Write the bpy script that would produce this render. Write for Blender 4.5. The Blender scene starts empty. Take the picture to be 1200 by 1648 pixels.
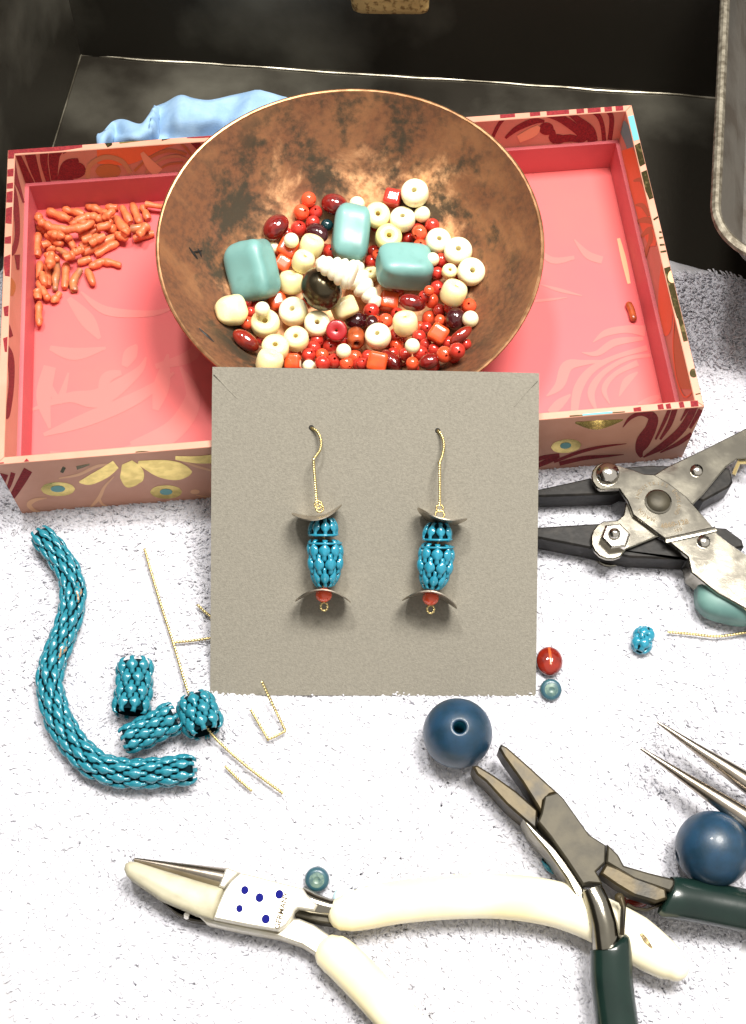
import bpy, bmesh, math, random
import numpy as np
from mathutils import Vector, Matrix, Euler, noise as mnoise
random.seed(7); rng = np.random.default_rng(7)
R = math.radians
# ---------------------------------------------------------------- camera, world, lamps, exposure
# scene units: 1 unit = 1 cm
FPX, PITCH, HC = 2079.0, R(63.8), 19.1
DC = HC / math.sin(PITCH)
CAM = np.array([0, -DC * math.cos(PITCH), HC])
FW = np.array([0, math.cos(PITCH), -math.sin(PITCH)]); UPV = np.array([0, math.sin(PITCH), math.cos(PITCH)])
scene = bpy.context.scene
cd = bpy.data.cameras.new('camera'); cam = bpy.data.objects.new('camera', cd); scene.collection.objects.link(cam)
cam.location = CAM.tolist(); cam.rotation_euler = (math.pi / 2 - PITCH, 0, 0)
cd.sensor_fit = 'VERTICAL'; cd.sensor_height = 24; cd.lens = FPX / 1648 * 24; cd.clip_start = .1; cd.clip_end = 500
scene.camera = cam
w = bpy.data.worlds.new('World'); scene.world = w; w.use_nodes = True
bg = w.node_tree.nodes['Background']; bg.inputs[0].default_value = (1, .95, .87, 1); bg.inputs[1].default_value = .7
def lamp(name, loc, target, size, power, col=(1, .96, .9)):
    l = bpy.data.lights.new(name, 'AREA'); l.shape = 'DISK'; l.size = size; l.energy = power; l.color = col
    o = bpy.data.objects.new(name, l); scene.collection.objects.link(o); o.location = loc
    o.rotation_euler = (Vector(target) - Vector(loc)).to_track_quat('-Z', 'Y').to_euler()
lamp('ceiling_lamp', (12, 8, 49), (0, 1, 0), 19, 45500)
lamp('ceiling_lamp', (-8, 13, 52), (0, 1, 0), 6, 17000, (1, .97, .93))
scene.view_settings.view_transform = 'Standard'; scene.view_settings.look = 'None'
scene.view_settings.exposure = 0.0; scene.view_settings.gamma = 1
# ---------------------------------------------------------------- helpers
COL = scene.collection
def ray(x, y): return FW + np.array([1., 0, 0]) * ((x - 600) / FPX) + UPV * ((824 - y) / FPX)
def at(x, y, z=0.):
    d = ray(x, y); return CAM + d * ((z - HC) / d[2])
def onpl(x, y, P0, N):
    d = ray(x, y); return CAM + d * (np.dot(np.array(P0) - CAM, N) / np.dot(d, N))
def topx(P):
    d = np.asarray(P, float) - CAM; z = d @ FW
    return 600 + FPX * d[0] / z, 824 - FPX * (d @ UPV) / z
def ZM(x0, y0, s): return lambda X, Y: (x0 + X / s, y0 + Y / s)
ORG = {}
def tagit(o, label, cat, group=None, kind=None):
    if label: o['label'] = label
    if cat: o['category'] = cat
    if group: o['group'] = group
    if kind: o['kind'] = kind
    return o
def thing(name, label, cat, loc, group=None):
    o = bpy.data.objects.new(name, None); COL.objects.link(o); o.location = tuple(loc); o.empty_display_size = .3
    ORG[o.name] = np.array(loc, float); return tagit(o, label, cat, group)
def mesh(name, V, Fc, smooth=30):
    m = bpy.data.meshes.new(name); m.from_pydata([tuple(map(float, v)) for v in V], [], [tuple(map(int, f)) for f in Fc])
    if smooth:
        m.polygons.foreach_set('use_smooth', [True] * len(m.polygons)); m.set_sharp_from_angle(angle=R(smooth))
    m.update(); return m
def part(name, VF, mat, parent=None, smooth=30, org=None, **kw):
    """one mesh object; verts are in world coordinates"""
    V, Fc = VF; V = np.array(V, float)
    if parent is not None: o0 = ORG[parent.name]
    else: o0 = np.array(org if org is not None else [*V.mean(0)[:2], V[:, 2].min()], float)
    m = mesh(name, V - o0, Fc, smooth); m.materials.append(mat)
    bm = bmesh.new(); bm.from_mesh(m); bmesh.ops.recalc_face_normals(bm, faces=bm.faces); bm.to_mesh(m); bm.free()
    o = bpy.data.objects.new(name, m); COL.objects.link(o)
    if parent is not None: o.parent = parent
    else: o.location = tuple(o0)
    ORG[o.name] = o0
    for k, v in kw.items(): o[k] = v
    return o
def joinvf(L):
    V = []; Fc = []
    for v, f in L:
        n = len(V); V += [tuple(q) for q in v]; Fc += [tuple(i + n for i in g) for g in f]
    return V, Fc
def crom(P, n=6, closed=False):
    P = np.array(P, float); out = []; N = len(P); rngi = range(N) if closed else range(N - 1)
    for i in rngi:
        if closed: a, b, c, d = P[(i - 1) % N], P[i], P[(i + 1) % N], P[(i + 2) % N]
        else: a, b, c, d = P[max(i - 1, 0)], P[i], P[i + 1], P[min(i + 2, N - 1)]
        for k in range(n):
            t = k / n
            out.append(.5 * ((2 * b) + (c - a) * t + (2 * a - 5 * b + 4 * c - d) * t * t + (3 * b - a - 3 * c + d) * t ** 3))
    if not closed: out.append(P[-1])
    return np.array(out)
def frames(P, up=(0, 0, 1)):
    P = np.array(P, float); T = np.gradient(P, axis=0); T /= np.linalg.norm(T, axis=1)[:, None] + 1e-12
    u = np.array(up, float); S = []; U = []
    a = np.cross(T[0], u)
    if np.linalg.norm(a) < 1e-3: a = np.cross(T[0], [0, 1, 0.1])
    a /= np.linalg.norm(a)
    for t in T:
        a = a - t * (a @ t); a /= np.linalg.norm(a); S.append(a.copy()); U.append(np.cross(a, t))
    return T, np.array(S), np.array(U)
def tube(P, r, seg=10, rb=None, caps=True, up=(0, 0, 1), rnd=False):
    """sweep; r = half width (side), rb = half height"""
    P = np.array(P, float); n = len(P); r = np.broadcast_to(r, n).astype(float); rb = r if rb is None else np.broadcast_to(rb, n).astype(float)
    if rnd:   # rounded ends
        T, S, U = frames(P, up)
        k = [(.45, .88), (.8, .6), (.97, .25)]
        pre = [P[0] - T[0] * rb[0] * a for a, b in k[::-1]]; pos = [P[-1] + T[-1] * rb[-1] * a for a, b in k]
        P = np.vstack([pre, P, pos]); r = np.r_[[r[0] * b for a, b in k[::-1]], r, [r[-1] * b for a, b in k]]
        rb = np.r_[[rb[0] * b for a, b in k[::-1]], rb, [rb[-1] * b for a, b in k]]; n = len(P)
    T, S, U = frames(P, up); V = []; Fc = []
    an = np.linspace(0, 2 * np.pi, seg, endpoint=False)
    for i in range(n):
        for a in an: V.append(P[i] + S[i] * r[i] * math.cos(a) + U[i] * rb[i] * math.sin(a))
    for i in range(n - 1):
        for j in range(seg):
            k = (j + 1) % seg; Fc.append((i * seg + j, i * seg + k, (i + 1) * seg + k, (i + 1) * seg + j))
    if caps: Fc.append(tuple(range(seg))[::-1]); Fc.append(tuple(range((n - 1) * seg, n * seg)))
    return V, Fc
def lathe(prof, seg, C=(0, 0, 0), axis=(0, 0, 1), closed=False, sx=1., sy=1.):
    q = Vector(axis).to_track_quat('Z', 'Y').to_matrix(); q = np.array(q); C = np.array(C, float); V = []; Fc = []; n = len(prof)
    for (r, z) in prof:
        for j in range(seg):
            a = 2 * math.pi * j / seg; V.append(C + q @ np.array([r * math.cos(a) * sx, r * math.sin(a) * sy, z]))
    for i in range(n if closed else n - 1):
        i2 = (i + 1) % n
        for j in range(seg):
            k = (j + 1) % seg; Fc.append((i * seg + j, i * seg + k, i2 * seg + k, i2 * seg + j))
    if not closed:
        if prof[0][0] > 1e-6: Fc.append(tuple(range(seg))[::-1])
        if prof[-1][0] > 1e-6: Fc.append(tuple(range((n - 1) * seg, n * seg)))
    return V, Fc
def inset(P, b):
    P = np.array(P, float); n = len(P)
    area = .5 * np.sum(P[:, 0] * np.roll(P[:, 1], -1) - np.roll(P[:, 0], -1) * P[:, 1])
    e = np.roll(P, -1, 0) - P; e /= np.linalg.norm(e, axis=1)[:, None] + 1e-12
    nn = np.stack([-e[:, 1], e[:, 0]], 1) * (1 if area > 0 else -1)
    m = nn + np.roll(nn, 1, 0); m /= np.linalg.norm(m, axis=1)[:, None] + 1e-9
    c = np.clip((m * nn).sum(1), .5, 1)
    return P + m * (b / c)[:, None]
def prism(P, z0, z1, b=.02):
    """outline in world xy; z1 number or function(x,y)"""
    P = np.array(P, float)[:, :2]; Q = inset(P, b); Q2 = inset(P, b * .33); n = len(P)
    g = z1 if callable(z1) else (lambda x, y: z1); g0 = z0 if callable(z0) else (lambda x, y: z0)
    V = [(x, y, g0(x, y)) for x, y in P] + [(x, y, g(x, y) - b) for x, y in P] + [(x, y, g(x, y) - b * .46) for x, y in Q2] + [(x, y, g(x, y)) for x, y in Q]
    Fc = [tuple(range(n))[::-1], tuple(range(3 * n, 4 * n))]
    for k in range(3):
        for i in range(n):
            j = (i + 1) % n; Fc.append((k * n + i, k * n + j, (k + 1) * n + j, (k + 1) * n + i))
    return V, Fc
def pxprism(zm, pts, z0, z1, b=.02, curve=0, zref=None):
    zz = zref if zref is not None else (z1 if not callable(z1) else .5)
    P = np.array([at(*zm(x, y), zz)[:2] for x, y in pts])
    if curve: P = crom(P, curve, True)
    return prism(P, z0, z1, b)
def rbox(c, s, rot=None, rad=.3, n=5, jit=0.):
    """rounded box of half sizes s"""
    V = []; Fc = []; idx = {}
    def key(p):
        k = tuple(np.round(p, 5))
        if k not in idx: idx[k] = len(V); V.append(np.array(p, float))
        return idx[k]
    g = np.linspace(-1, 1, n + 1)
    for ax in range(3):
        for sg in (-1, 1):
            for i in range(n):
                for j in range(n):
                    q = []
                    for a, b in ((g[i], g[j]), (g[i + 1], g[j]), (g[i + 1], g[j + 1]), (g[i], g[j + 1])):
                        p = [0, 0, 0]; p[ax] = sg; p[(ax + 1) % 3] = a; p[(ax + 2) % 3] = b; q.append(key(p))
                    Fc.append(q if sg > 0 else q[::-1])
    V = np.array(V); s = np.array(s, float); inner = np.clip(V, -(1 - rad), 1 - rad); d = V - inner
    L = np.linalg.norm(d, axis=1)[:, None]; V = inner + d / np.maximum(L, 1e-9) * rad
    if jit:
        V += np.array([[mnoise.noise(Vector(v * 1.1) + Vector((k * 9.1 + c[0] * 3, c[1] * 5, 0))) for k in range(3)] for v in V]) * jit
    V = V * s
    if rot is not None: V = V @ np.array(rot).T
    return (V + np.array(c)), Fc
# ---- materials
def mat(name, col, rough=.5, metal=0., col2=None, nscale=5., ndet=4., lo=.4, hi=.6, bump=0., bscale=None, spec=None, trans=0., ior=None, coat=0., sss=0., ssr=(.3, .2, .1), r2=None, dist=0., cell=False, bdist=.02):
    m = bpy.data.materials.new(name); m.use_nodes = True; nt = m.node_tree; b = nt.nodes['Principled BSDF']
    b.inputs['Base Color'].default_value = (*col, 1); b.inputs['Roughness'].default_value = rough; b.inputs['Metallic'].default_value = metal
    if spec is not None: b.inputs['Specular IOR Level'].default_value = spec
    if trans: b.inputs['Transmission Weight'].default_value = trans
    if ior: b.inputs['IOR'].default_value = ior
    if coat: b.inputs['Coat Weight'].default_value = coat; b.inputs['Coat Roughness'].default_value = .08
    if sss: b.inputs['Subsurface Weight'].default_value = sss; b.inputs['Subsurface Radius'].default_value = ssr; b.inputs['Subsurface Scale'].default_value = .5
    tc = nt.nodes.new('ShaderNodeTexCoord')
    if col2 is not None or r2 is not None:
        n = nt.nodes.new('ShaderNodeTexNoise'); n.inputs['Scale'].default_value = nscale; n.inputs['Detail'].default_value = ndet; n.inputs['Distortion'].default_value = dist
        nt.links.new(tc.outputs['Object'], n.inputs['Vector'])
        mr = nt.nodes.new('ShaderNodeMapRange'); mr.inputs[1].default_value = lo; mr.inputs[2].default_value = hi; nt.links.new(n.outputs['Fac'], mr.inputs[0])
        if col2 is not None:
            mx = nt.nodes.new('ShaderNodeMix'); mx.data_type = 'RGBA'; mx.inputs[6].default_value = (*col, 1); mx.inputs[7].default_value = (*col2, 1)
            nt.links.new(mr.outputs[0], mx.inputs[0]); nt.links.new(mx.outputs[2], b.inputs['Base Color'])
        if r2 is not None:
            mq = nt.nodes.new('ShaderNodeMapRange'); mq.inputs[3].default_value = rough; mq.inputs[4].default_value = r2
            nt.links.new(mr.outputs[0], mq.inputs[0]); nt.links.new(mq.outputs[0], b.inputs['Roughness'])
    if bump:
        n2 = nt.nodes.new('ShaderNodeTexNoise'); n2.inputs['Scale'].default_value = bscale or nscale; n2.inputs['Detail'].default_value = 5
        nt.links.new(tc.outputs['Object'], n2.inputs['Vector'])
        bp = nt.nodes.new('ShaderNodeBump'); bp.inputs['Strength'].default_value = bump; bp.inputs['Distance'].default_value = bdist
        nt.links.new(n2.outputs['Fac'], bp.inputs['Height']); nt.links.new(bp.outputs[0], b.inputs['Normal'])
    return m
M = dict(
    sink=mat('dark_metal', (.036, .031, .023), .3, .6, col2=(.17, .16, .125), nscale=.28, ndet=10, lo=.47, hi=.78, r2=.55, bump=.12, bscale=6),
    sinkw=mat('dark_metal_wall', (.026, .023, .017), .38, .35, col2=(.15, .14, .11), nscale=.24, ndet=10, lo=.52, hi=.76, r2=.5, bump=.1, bscale=5),  # paler patches paint smeared reflections into the wall colour
    seam=mat('worn_metal_edge', (.36, .33, .26), .4, .8, col2=(.08, .07, .05), nscale=.9, lo=.42, hi=.6),
    pan=mat('aged_aluminium', (.33, .31, .28), .36, .9, col2=(.14, .12, .10), nscale=1.1, ndet=8, lo=.4, hi=.62, r2=.55, bump=.2, bscale=14),
    panrim=mat('speckled_rim', (.30, .27, .21), .45, .7, col2=(.13, .11, .08), nscale=9, ndet=6, lo=.4, hi=.65, bump=.15, bscale=22),
    cork=mat('speckled_tan', (.50, .33, .12), .8, col2=(.20, .11, .03), nscale=10, lo=.5, hi=.62, bump=.5),
    cloth=mat('blue_cotton', (.22, .36, .54), .9, col2=(.27, .42, .60), nscale=3, bump=.35, bscale=45),
    salmon=mat('salmon_paper', (.56, .27, .185), .5, col2=(.52, .24, .16), nscale=1.5, bump=.1, bscale=40),
    pinkin=mat('pink_lining_paper', (.56, .12, .13), .5, col2=(.50, .10, .115), nscale=.8),
    pinkfl=mat('pink_floor_paper', (.68, .125, .115), .55, col2=(.72, .105, .115), nscale=.35, lo=.35, hi=.65),
    pinklt=mat('pale_pink_print', (.70, .150, .133), .55),
    pinkdk=mat('deep_pink_print', (.66, .075, .08), .55),
    flock=mat('maroon_flock', (.17, .010, .016), .95, col2=(.26, .018, .022), nscale=30, bump=.6, bscale=60),
    foil=mat('gold_foil', (.78, .60, .20), .25, .85, col2=(.60, .46, .14), nscale=6, bump=.15, bscale=8),
    foild=mat('dark_foil', (.07, .055, .02), .25, .8, col2=(.25, .2, .08), nscale=9, lo=.55, hi=.7),
    teal=mat('teal_print', (.12, .32, .33), .5), tealb=mat('sky_teal_print', (.11, .36, .42), .5),
    orange=mat('orange_print', (.75, .17, .05), .5), ochre=mat('ochre_print', (.42, .17, .05), .5), tan=mat('tan_print', (.48, .27, .13), .5),
    peach=mat('peach_print', (.74, .40, .22), .5),
    coral=mat('orange_coral', (.70, .165, .06), .48, col2=(.42, .075, .03), nscale=8, ndet=6, lo=.45, hi=.75, bump=.6, bscale=13, sss=.1, coat=.08),
    coralb=mat('brown_coral', (.50, .17, .06), .4, col2=(.32, .14, .07), nscale=8, bump=.4, bscale=14, coat=.3),
    card=mat('kraft_board', (.236, .220, .182), .9, col2=(.18, .167, .138), nscale=26, ndet=9, lo=.3, hi=.75, spec=.15, bump=.45, bscale=45),
    dot=mat('black_hole', (.012, .01, .008), .8),
    brass=mat('twisted_gold_wire', (.56, .45, .21), .34, 1.),
    silver=mat('satin_silver_disc', (.56, .50, .42), .38, 1., col2=(.44, .39, .32), nscale=9, bump=.15, bscale=30),
    enamel=mat('turquoise_enamel', (.020, .235, .345), .18, coat=.45, col2=(.016, .195, .285), nscale=8),
    enamel2=mat('teal_enamel', (.018, .20, .26), .25, coat=.35, col2=(.013, .155, .215), nscale=6),
    chip=mat('chipped_enamel', (.018, .19, .25), .18, col2=(.40, .22, .10), nscale=4, lo=.52, hi=.58),
    redb=mat('red_glass', (.52, .040, .024), .15, coat=.4, col2=(.42, .026, .018), nscale=6),
    redo=mat('orange_red_glass', (.78, .085, .03), .14, coat=.5),
    cream=mat('cream_bone', (.88, .79, .44), .42, col2=(.82, .70, .32), nscale=3, lo=.35, hi=.7, sss=.2, ssr=(.4, .3, .15), coat=.2),
    creamw=mat('pale_bone', (.92, .87, .62), .42, col2=(.88, .80, .48), nscale=3, sss=.2, coat=.2),
    creamy=mat('yellow_bone', (.88, .76, .30), .38, sss=.2, coat=.2),
    turq=mat('turquoise_stone', (.16, .34, .32), .42, col2=(.085, .20, .175), nscale=1.7, ndet=8, lo=.5, hi=.8, coat=.08, bump=.06, bscale=9),
    carn=mat('carnelian', (.20, .010, .007), .08, col2=(.08, .004, .004), nscale=4, lo=.45, hi=.6, coat=.6),
    amber=mat('amber_stripe', (.42, .09, .025), .15), carnl=mat('carnelian_bright', (.24, .018, .008), .07, col2=(.12, .007, .004), nscale=3, lo=.45, hi=.6, coat=.6),
    maroon=mat('dark_garnet', (.045, .006, .008), .1, coat=.6), tealdk=mat('dark_teal_glass', (.008, .035, .04), .12, coat=.6),
    cubeo=mat('orange_coral_block', (.74, .10, .02), .25, coat=.4, col2=(.64, .07, .018), nscale=4),
    crimson=mat('crimson_disc', (.34, .008, .012), .3, coat=.3, bump=.3, bscale=10),
    brownb=mat('brown_jasper', (.46, .095, .025), .25, col2=(.26, .05, .015), nscale=6, coat=.4),
    bronze=mat('blackened_bronze', (.075, .06, .035), .22, .8, col2=(.07, .06, .04), nscale=2.5, lo=.4, hi=.65),
    shell=mat('white_shell', (.88, .85, .66), .5, sss=.2), 
    blueg=mat('frosted_blue_glass', (.010, .043, .088), .40, col2=(.007, .030, .056), nscale=3, sss=.25, ssr=(.02, .12, .25), coat=.12, bump=.1, bscale=25),
    bluehole=mat('clear_teal_glass', (.02, .20, .27), .5), bluering=mat('slate_blue_glass', (.025, .075, .11), .35, coat=.2, col2=(.03, .10, .12), nscale=10),
    ringin=mat('pale_green_core', (.16, .24, .19), .35, col2=(.06, .12, .12), nscale=12, lo=.4, hi=.6), pale=mat('pale_aqua', (.55, .80, .86), .3),
    stone=mat('teal_stone', (.085, .18, .165), .5, col2=(.12, .235, .21), nscale=2.5),
    black=mat('blackened_steel', (.011, .010, .009), .45, .0, spec=.18, col2=(.024, .021, .018), nscale=5, dist=1., lo=.45, hi=.7, bump=.2, bscale=12),
    steel=mat('nickel_steel', (.33, .31, .265), .12, 1., col2=(.24, .225, .185), nscale=2.2, ndet=7, r2=.20, bump=.05, bscale=8),
    steelw=mat('satin_bright_steel', (.74, .71, .62), .42, .65, col2=(.62, .56, .42), nscale=2.5, ndet=7, lo=.5, hi=.75, bump=.06, bscale=20),
    chrome=mat('polished_steel', (.66, .63, .58), .14, 1.),
    steelm=mat('mid_steel', (.33, .31, .26), .32, .9, col2=(.22, .2, .15), nscale=2.5, bump=.1, bscale=14), steeld=mat('dull_steel', (.062, .054, .036), .5, .3, spec=.3, col2=(.042, .037, .026), nscale=3, ndet=7, bump=.12, bscale=18),
    steelj=mat('worn_jaw_steel', (.060, .045, .021), .42, .4, spec=.35, col2=(.026, .023, .017), nscale=2.4, ndet=7, lo=.42, hi=.6, bump=.25, bscale=11),
    cone=mat('ground_steel', (.45, .40, .34), .24, 1., col2=(.33, .28, .22), nscale=1.5, bump=.04, bscale=20),
    nylon=mat('yellowed_nylon', (.47, .44, .32), .5, col2=(.37, .34, .235), nscale=2.5, ndet=6, bump=.15, bscale=12),
    vinyl=mat('cream_vinyl', (.88, .82, .62), .35, col2=(.84, .74, .45), nscale=.9, ndet=5, lo=.42, hi=.7, coat=.2, bump=.04, bscale=8),
    green=mat('dark_green_vinyl', (.004, .013, .011), .25, coat=.15, col2=(.006, .019, .015), nscale=1.5, bump=.05, bscale=10),
    gapshade=mat('painted_gap_shade', (.003, .014, .019), .9, spec=.05),  # near-black colour standing for the shade between links
    ink=mat('blue_ink', (.010, .012, .15), .9, spec=.05), engr=mat('engraved_grey', (.13, .10, .06), .9, spec=.05), engd=mat('stamped_letters', (.16, .12, .07), .6, .4), scuff=mat('brown_scuff', (.14, .09, .04), .7, col2=(.5, .4, .2), nscale=20),
)
def terry():
    m = bpy.data.materials.new('terry_cotton'); m.use_nodes = True; nt = m.node_tree; nt.nodes.clear(); N = nt.nodes.new
    o = N('ShaderNodeOutputMaterial'); mx = N('ShaderNodeMixShader'); d = N('ShaderNodeBsdfDiffuse'); t = N('ShaderNodeBsdfTranslucent')
    for q in (d, t): q.inputs[0].default_value = (.90, .90, .94, 1)
    mx.inputs[0].default_value = .5; nt.links.new(d.outputs[0], mx.inputs[1]); nt.links.new(t.outputs[0], mx.inputs[2]); nt.links.new(mx.outputs[0], o.inputs[0]); return m
M['terry'] = terry()
def copper():
    m = bpy.data.materials.new('patinated_copper'); m.use_nodes = True; nt = m.node_tree; b = nt.nodes['Principled BSDF']; N = nt.nodes.new; L = nt.links.new
    tc = N('ShaderNodeTexCoord')
    def nz(s, d, dist=0, off=0):
        n = N('ShaderNodeTexNoise'); n.inputs['Scale'].default_value = s; n.inputs['Detail'].default_value = d; n.inputs['Distortion'].default_value = dist; n.inputs['Roughness'].default_value = .62
        mp = N('ShaderNodeMapping'); mp.inputs['Location'].default_value = (off, off * .7, off * .3); L(tc.outputs['Object'], mp.inputs[0]); L(mp.outputs[0], n.inputs['Vector']); return n
    def mr(src, lo, hi, a=0, c=1):
        x = N('ShaderNodeMapRange'); x.interpolation_type = 'SMOOTHSTEP'; x.inputs[1].default_value = lo; x.inputs[2].default_value = hi; x.inputs[3].default_value = a; x.inputs[4].default_value = c; L(src, x.inputs[0]); return x.outputs[0]
    def mix(f, A, B):
        x = N('ShaderNodeMix'); x.data_type = 'RGBA'
        for s, v in ((0, f), (6, A), (7, B)):
            if isinstance(v, tuple): x.inputs[s].default_value = (*v, 1)
            elif isinstance(v, (int, float)): x.inputs[s].default_value = v
            else: L(v, x.inputs[s])
        return x.outputs[2]
    def mth(op, a, c):
        x = N('ShaderNodeMath'); x.operation = op
        for i, v in enumerate((a, c)):
            if isinstance(v, (int, float)): x.inputs[i].default_value = v
            else: L(v, x.inputs[i])
        return x.outputs[0]
    # wear: bright rubbed copper in the bottom, brown tarnish up the wall, black blotches between
    sep = N('ShaderNodeSeparateXYZ'); L(tc.outputs['Object'], sep.inputs[0])
    dd = mth('SQRT', mth('ADD', mth('POWER', mth('SUBTRACT', sep.outputs[0], 0.), 2), mth('POWER', mth('SUBTRACT', sep.outputs[1], .25), 2)), 0.5)
    n1 = nz(.9, 9, .6); n2 = nz(1.05, 11, .35, 5.3); n3 = nz(9, 8, 0, 2.); n4 = nz(.7, 8, .4, 9.)
    rubbed = mr(mth('ADD', dd, mth('MULTIPLY', mth('SUBTRACT', n1.outputs['Fac'], .5), 2.2)), 1.7, 2.2, 1, 0)
    c = mix(mr(n3.outputs['Fac'], .35, .7), (.215, .088, .040), (.125, .055, .028))
    c = mix(mr(n4.outputs['Fac'], .42, .62), c, (.30, .135, .058))
    c = mix(rubbed, c, mix(mr(n3.outputs['Fac'], .38, .65), (.82, .46, .23), (.60, .29, .13)))
    ringm = mth('MULTIPLY', mr(dd, 1.1, 1.9), mr(dd, 2.45, 2.95, 1, 0))
    blot = mth('MULTIPLY', mr(mth('ADD', n2.outputs['Fac'], mth('MULTIPLY', n3.outputs['Fac'], .25)), .57, .74), ringm)
    c = mix(mth('MULTIPLY', blot, .93), c, (.040, .034, .020))
    L(c, b.inputs['Base Color']); b.inputs['Metallic'].default_value = .3
    rr = mr(n3.outputs['Fac'], .3, .7, .52, .7); L(rr, b.inputs['Roughness'])
    bp = N('ShaderNodeBump'); bp.inputs['Strength'].default_value = .35; bp.inputs['Distance'].default_value = .04; L(n2.outputs['Fac'], bp.inputs['Height']); L(bp.outputs[0], b.inputs['Normal'])
    return m
M['copper'] = copper()
M['coprim'] = mat('worn_copper_edge', (.42, .22, .11), .35, .8, col2=(.26, .13, .06), nscale=5, lo=.4, hi=.6)
def text(s, px, ang, size, z, mt, parent, name='engraving', arc=None, flat=None):
    """letters as thin raised meshes; px = centre pixel, ang = degrees on the surface"""
    cu = bpy.data.curves.new(name, 'FONT'); cu.body = s; cu.size = size; cu.align_x = 'CENTER'; cu.align_y = 'CENTER'; cu.extrude = .002; cu.offset = .0026 if size > .105 else 0; cu.resolution_u = 2
    tmp = bpy.data.objects.new('tmp', cu); COL.objects.link(tmp); dg = bpy.context.evaluated_depsgraph_get(); me = bpy.data.meshes.new_from_object(tmp.evaluated_get(dg))
    bpy.data.objects.remove(tmp); me.name = name; me.materials.clear(); me.materials.append(mt)
    o = bpy.data.objects.new(name, me); COL.objects.link(o); o.parent = parent
    P = at(*px, z) - ORG[parent.name]; o.location = tuple(P); o.rotation_euler = (0, 0, R(ang)); return o
# ---------------------------------------------------------------- the setting: dark metal basin
ZB = -.45
A0 = at(130, 90, ZB); A1 = at(1150, 157, ZB); Bl = at(84, 240, ZB)
dirb = (A1 - A0)[:2] / np.linalg.norm((A1 - A0)[:2]); dirl = (Bl - A0)[:2] / np.linalg.norm((Bl - A0)[:2])
def struct(name, VF, mt, smooth=30):
    o = part(name, VF, mt, smooth=smooth); o['kind'] = 'structure'; return o
far = A0[:2] + dirb * 30; 
def quad(a, b, c, d): return [a, b, c, d], [(0, 1, 2, 3)]
nl = A0[:2] + dirl * 45
struct('basin_floor', ([(*A0[:2], ZB), (*far, ZB), (*(far + dirl * 45), ZB), (*nl, ZB)], [(0, 1, 2, 3)]), M['sink'])
hw = 14
nb = np.array([-dirb[1], dirb[0]])
struct('basin_back_wall', ([(*A0[:2], ZB), (*far, ZB), (*(far + nb * 1.5), ZB + hw), (*(A0[:2] + nb * 1.5), ZB + hw)], [(0, 1, 2, 3)]), M['sinkw'])
lw = np.array([-1.8, .3])
struct('basin_left_wall', ([(*A0[:2], ZB), (*(A0[:2] + nb * 1.5), ZB + hw), (*(nl + lw * 1.0), ZB + hw), (*nl, ZB)], [(0, 1, 2, 3)]), M['sinkw'])
e0 = np.array([*(A0[:2] - dirb * 0), ZB + .01]); 
def wob(a, b, n, s): 
    P = np.linspace(a, b, n); 
    for i, q in enumerate(P): q += np.array([0, s * mnoise.noise(Vector((i * .35, 1.3, 0))), 0])
    return P
struct('seam_ridge_back', tube(wob(e0, np.array([*far, ZB + .01]), 90, .05), .028, 8), M['seam'])
struct('seam_ridge_left', tube(wob(e0, np.array([*nl, ZB + .0]), 60, .02), .022, 8), M['seam'])
# cork-like block on the basin's back wall
cb = onpl(629, -14, [A0[0], A0[1] - .35, 0], np.array([*nb, 0.]))
V, Fc = rbox(cb, (.72, .28, .33), rot=np.array(Euler((0, R(-3), math.atan2(dirb[1], dirb[0]))).to_matrix()), rad=.35, n=10, jit=.05)
cz = part('speckled_block', (V, Fc), M['cork'], smooth=60); tagit(cz, 'tan speckled cork-like block against the dark basin wall at the top edge', 'block')
# ---------------------------------------------------------------- towel
E0 = at(1060, 398, 0); E1 = at(1215, 437, 0)
ed = (E1 - E0)[:2] / np.linalg.norm((E1 - E0)[:2]); en = np.array([-ed[1], ed[0]])
def edged(x, y): return (E0[0] - x) * en[0] + (E0[1] - y) * en[1]        # distance inside the towel's far edge
def towz(x, y):
    x = np.asarray(x, float); y = np.asarray(y, float)
    z = .02 * np.sin(x * .9 + 1.3) * np.sin(y * .8) + .012 * np.sin(x * 2.3 + y * 1.7)
    z = z + .10 * np.exp(-((x - 6.0) ** 2 / 2.5 + (y - 2.3) ** 2 / 1.2))
    d = edged(x, y)
    k = np.clip(1 - d / .35, 0, 1); return z - .34 * k * k
gx = np.linspace(-9, 9, 150); gy = np.linspace(-8, 5.2, 120); V = []; idx = {}
for j, y in enumerate(gy):
    for i, x in enumerate(gx):
        if edged(x, y) > -.02: idx[i, j] = len(V); V.append((x, y, float(towz(x, y))))
Fc = [(idx[i, j], idx[i + 1, j], idx[i + 1, j + 1], idx[i, j + 1]) for j in range(119) for i in range(149) if all(k in idx for k in ((i, j), (i + 1, j), (i + 1, j + 1), (i, j + 1)))]
tow = part('towel', (V, Fc), M['terry'], smooth=80, org=(0, 0, 0)); tagit(tow, 'white terry towel spread under the box, card, pliers and loose beads', 'towel')
X0, Y0, HB, WB, LB, TH, TB, ZF = -5.77, -.04, 1.71, 11.0, 6.25, R(5.4), .13, .32
ca, sa = math.cos(TH), math.sin(TH)
def bx(a, b, z): return np.array([X0 + a * ca - b * sa, Y0 + a * sa + b * ca, z])
def tobox(x, y): return (x - X0) * ca + (y - Y0) * sa, -(x - X0) * sa + (y - Y0) * ca
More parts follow.
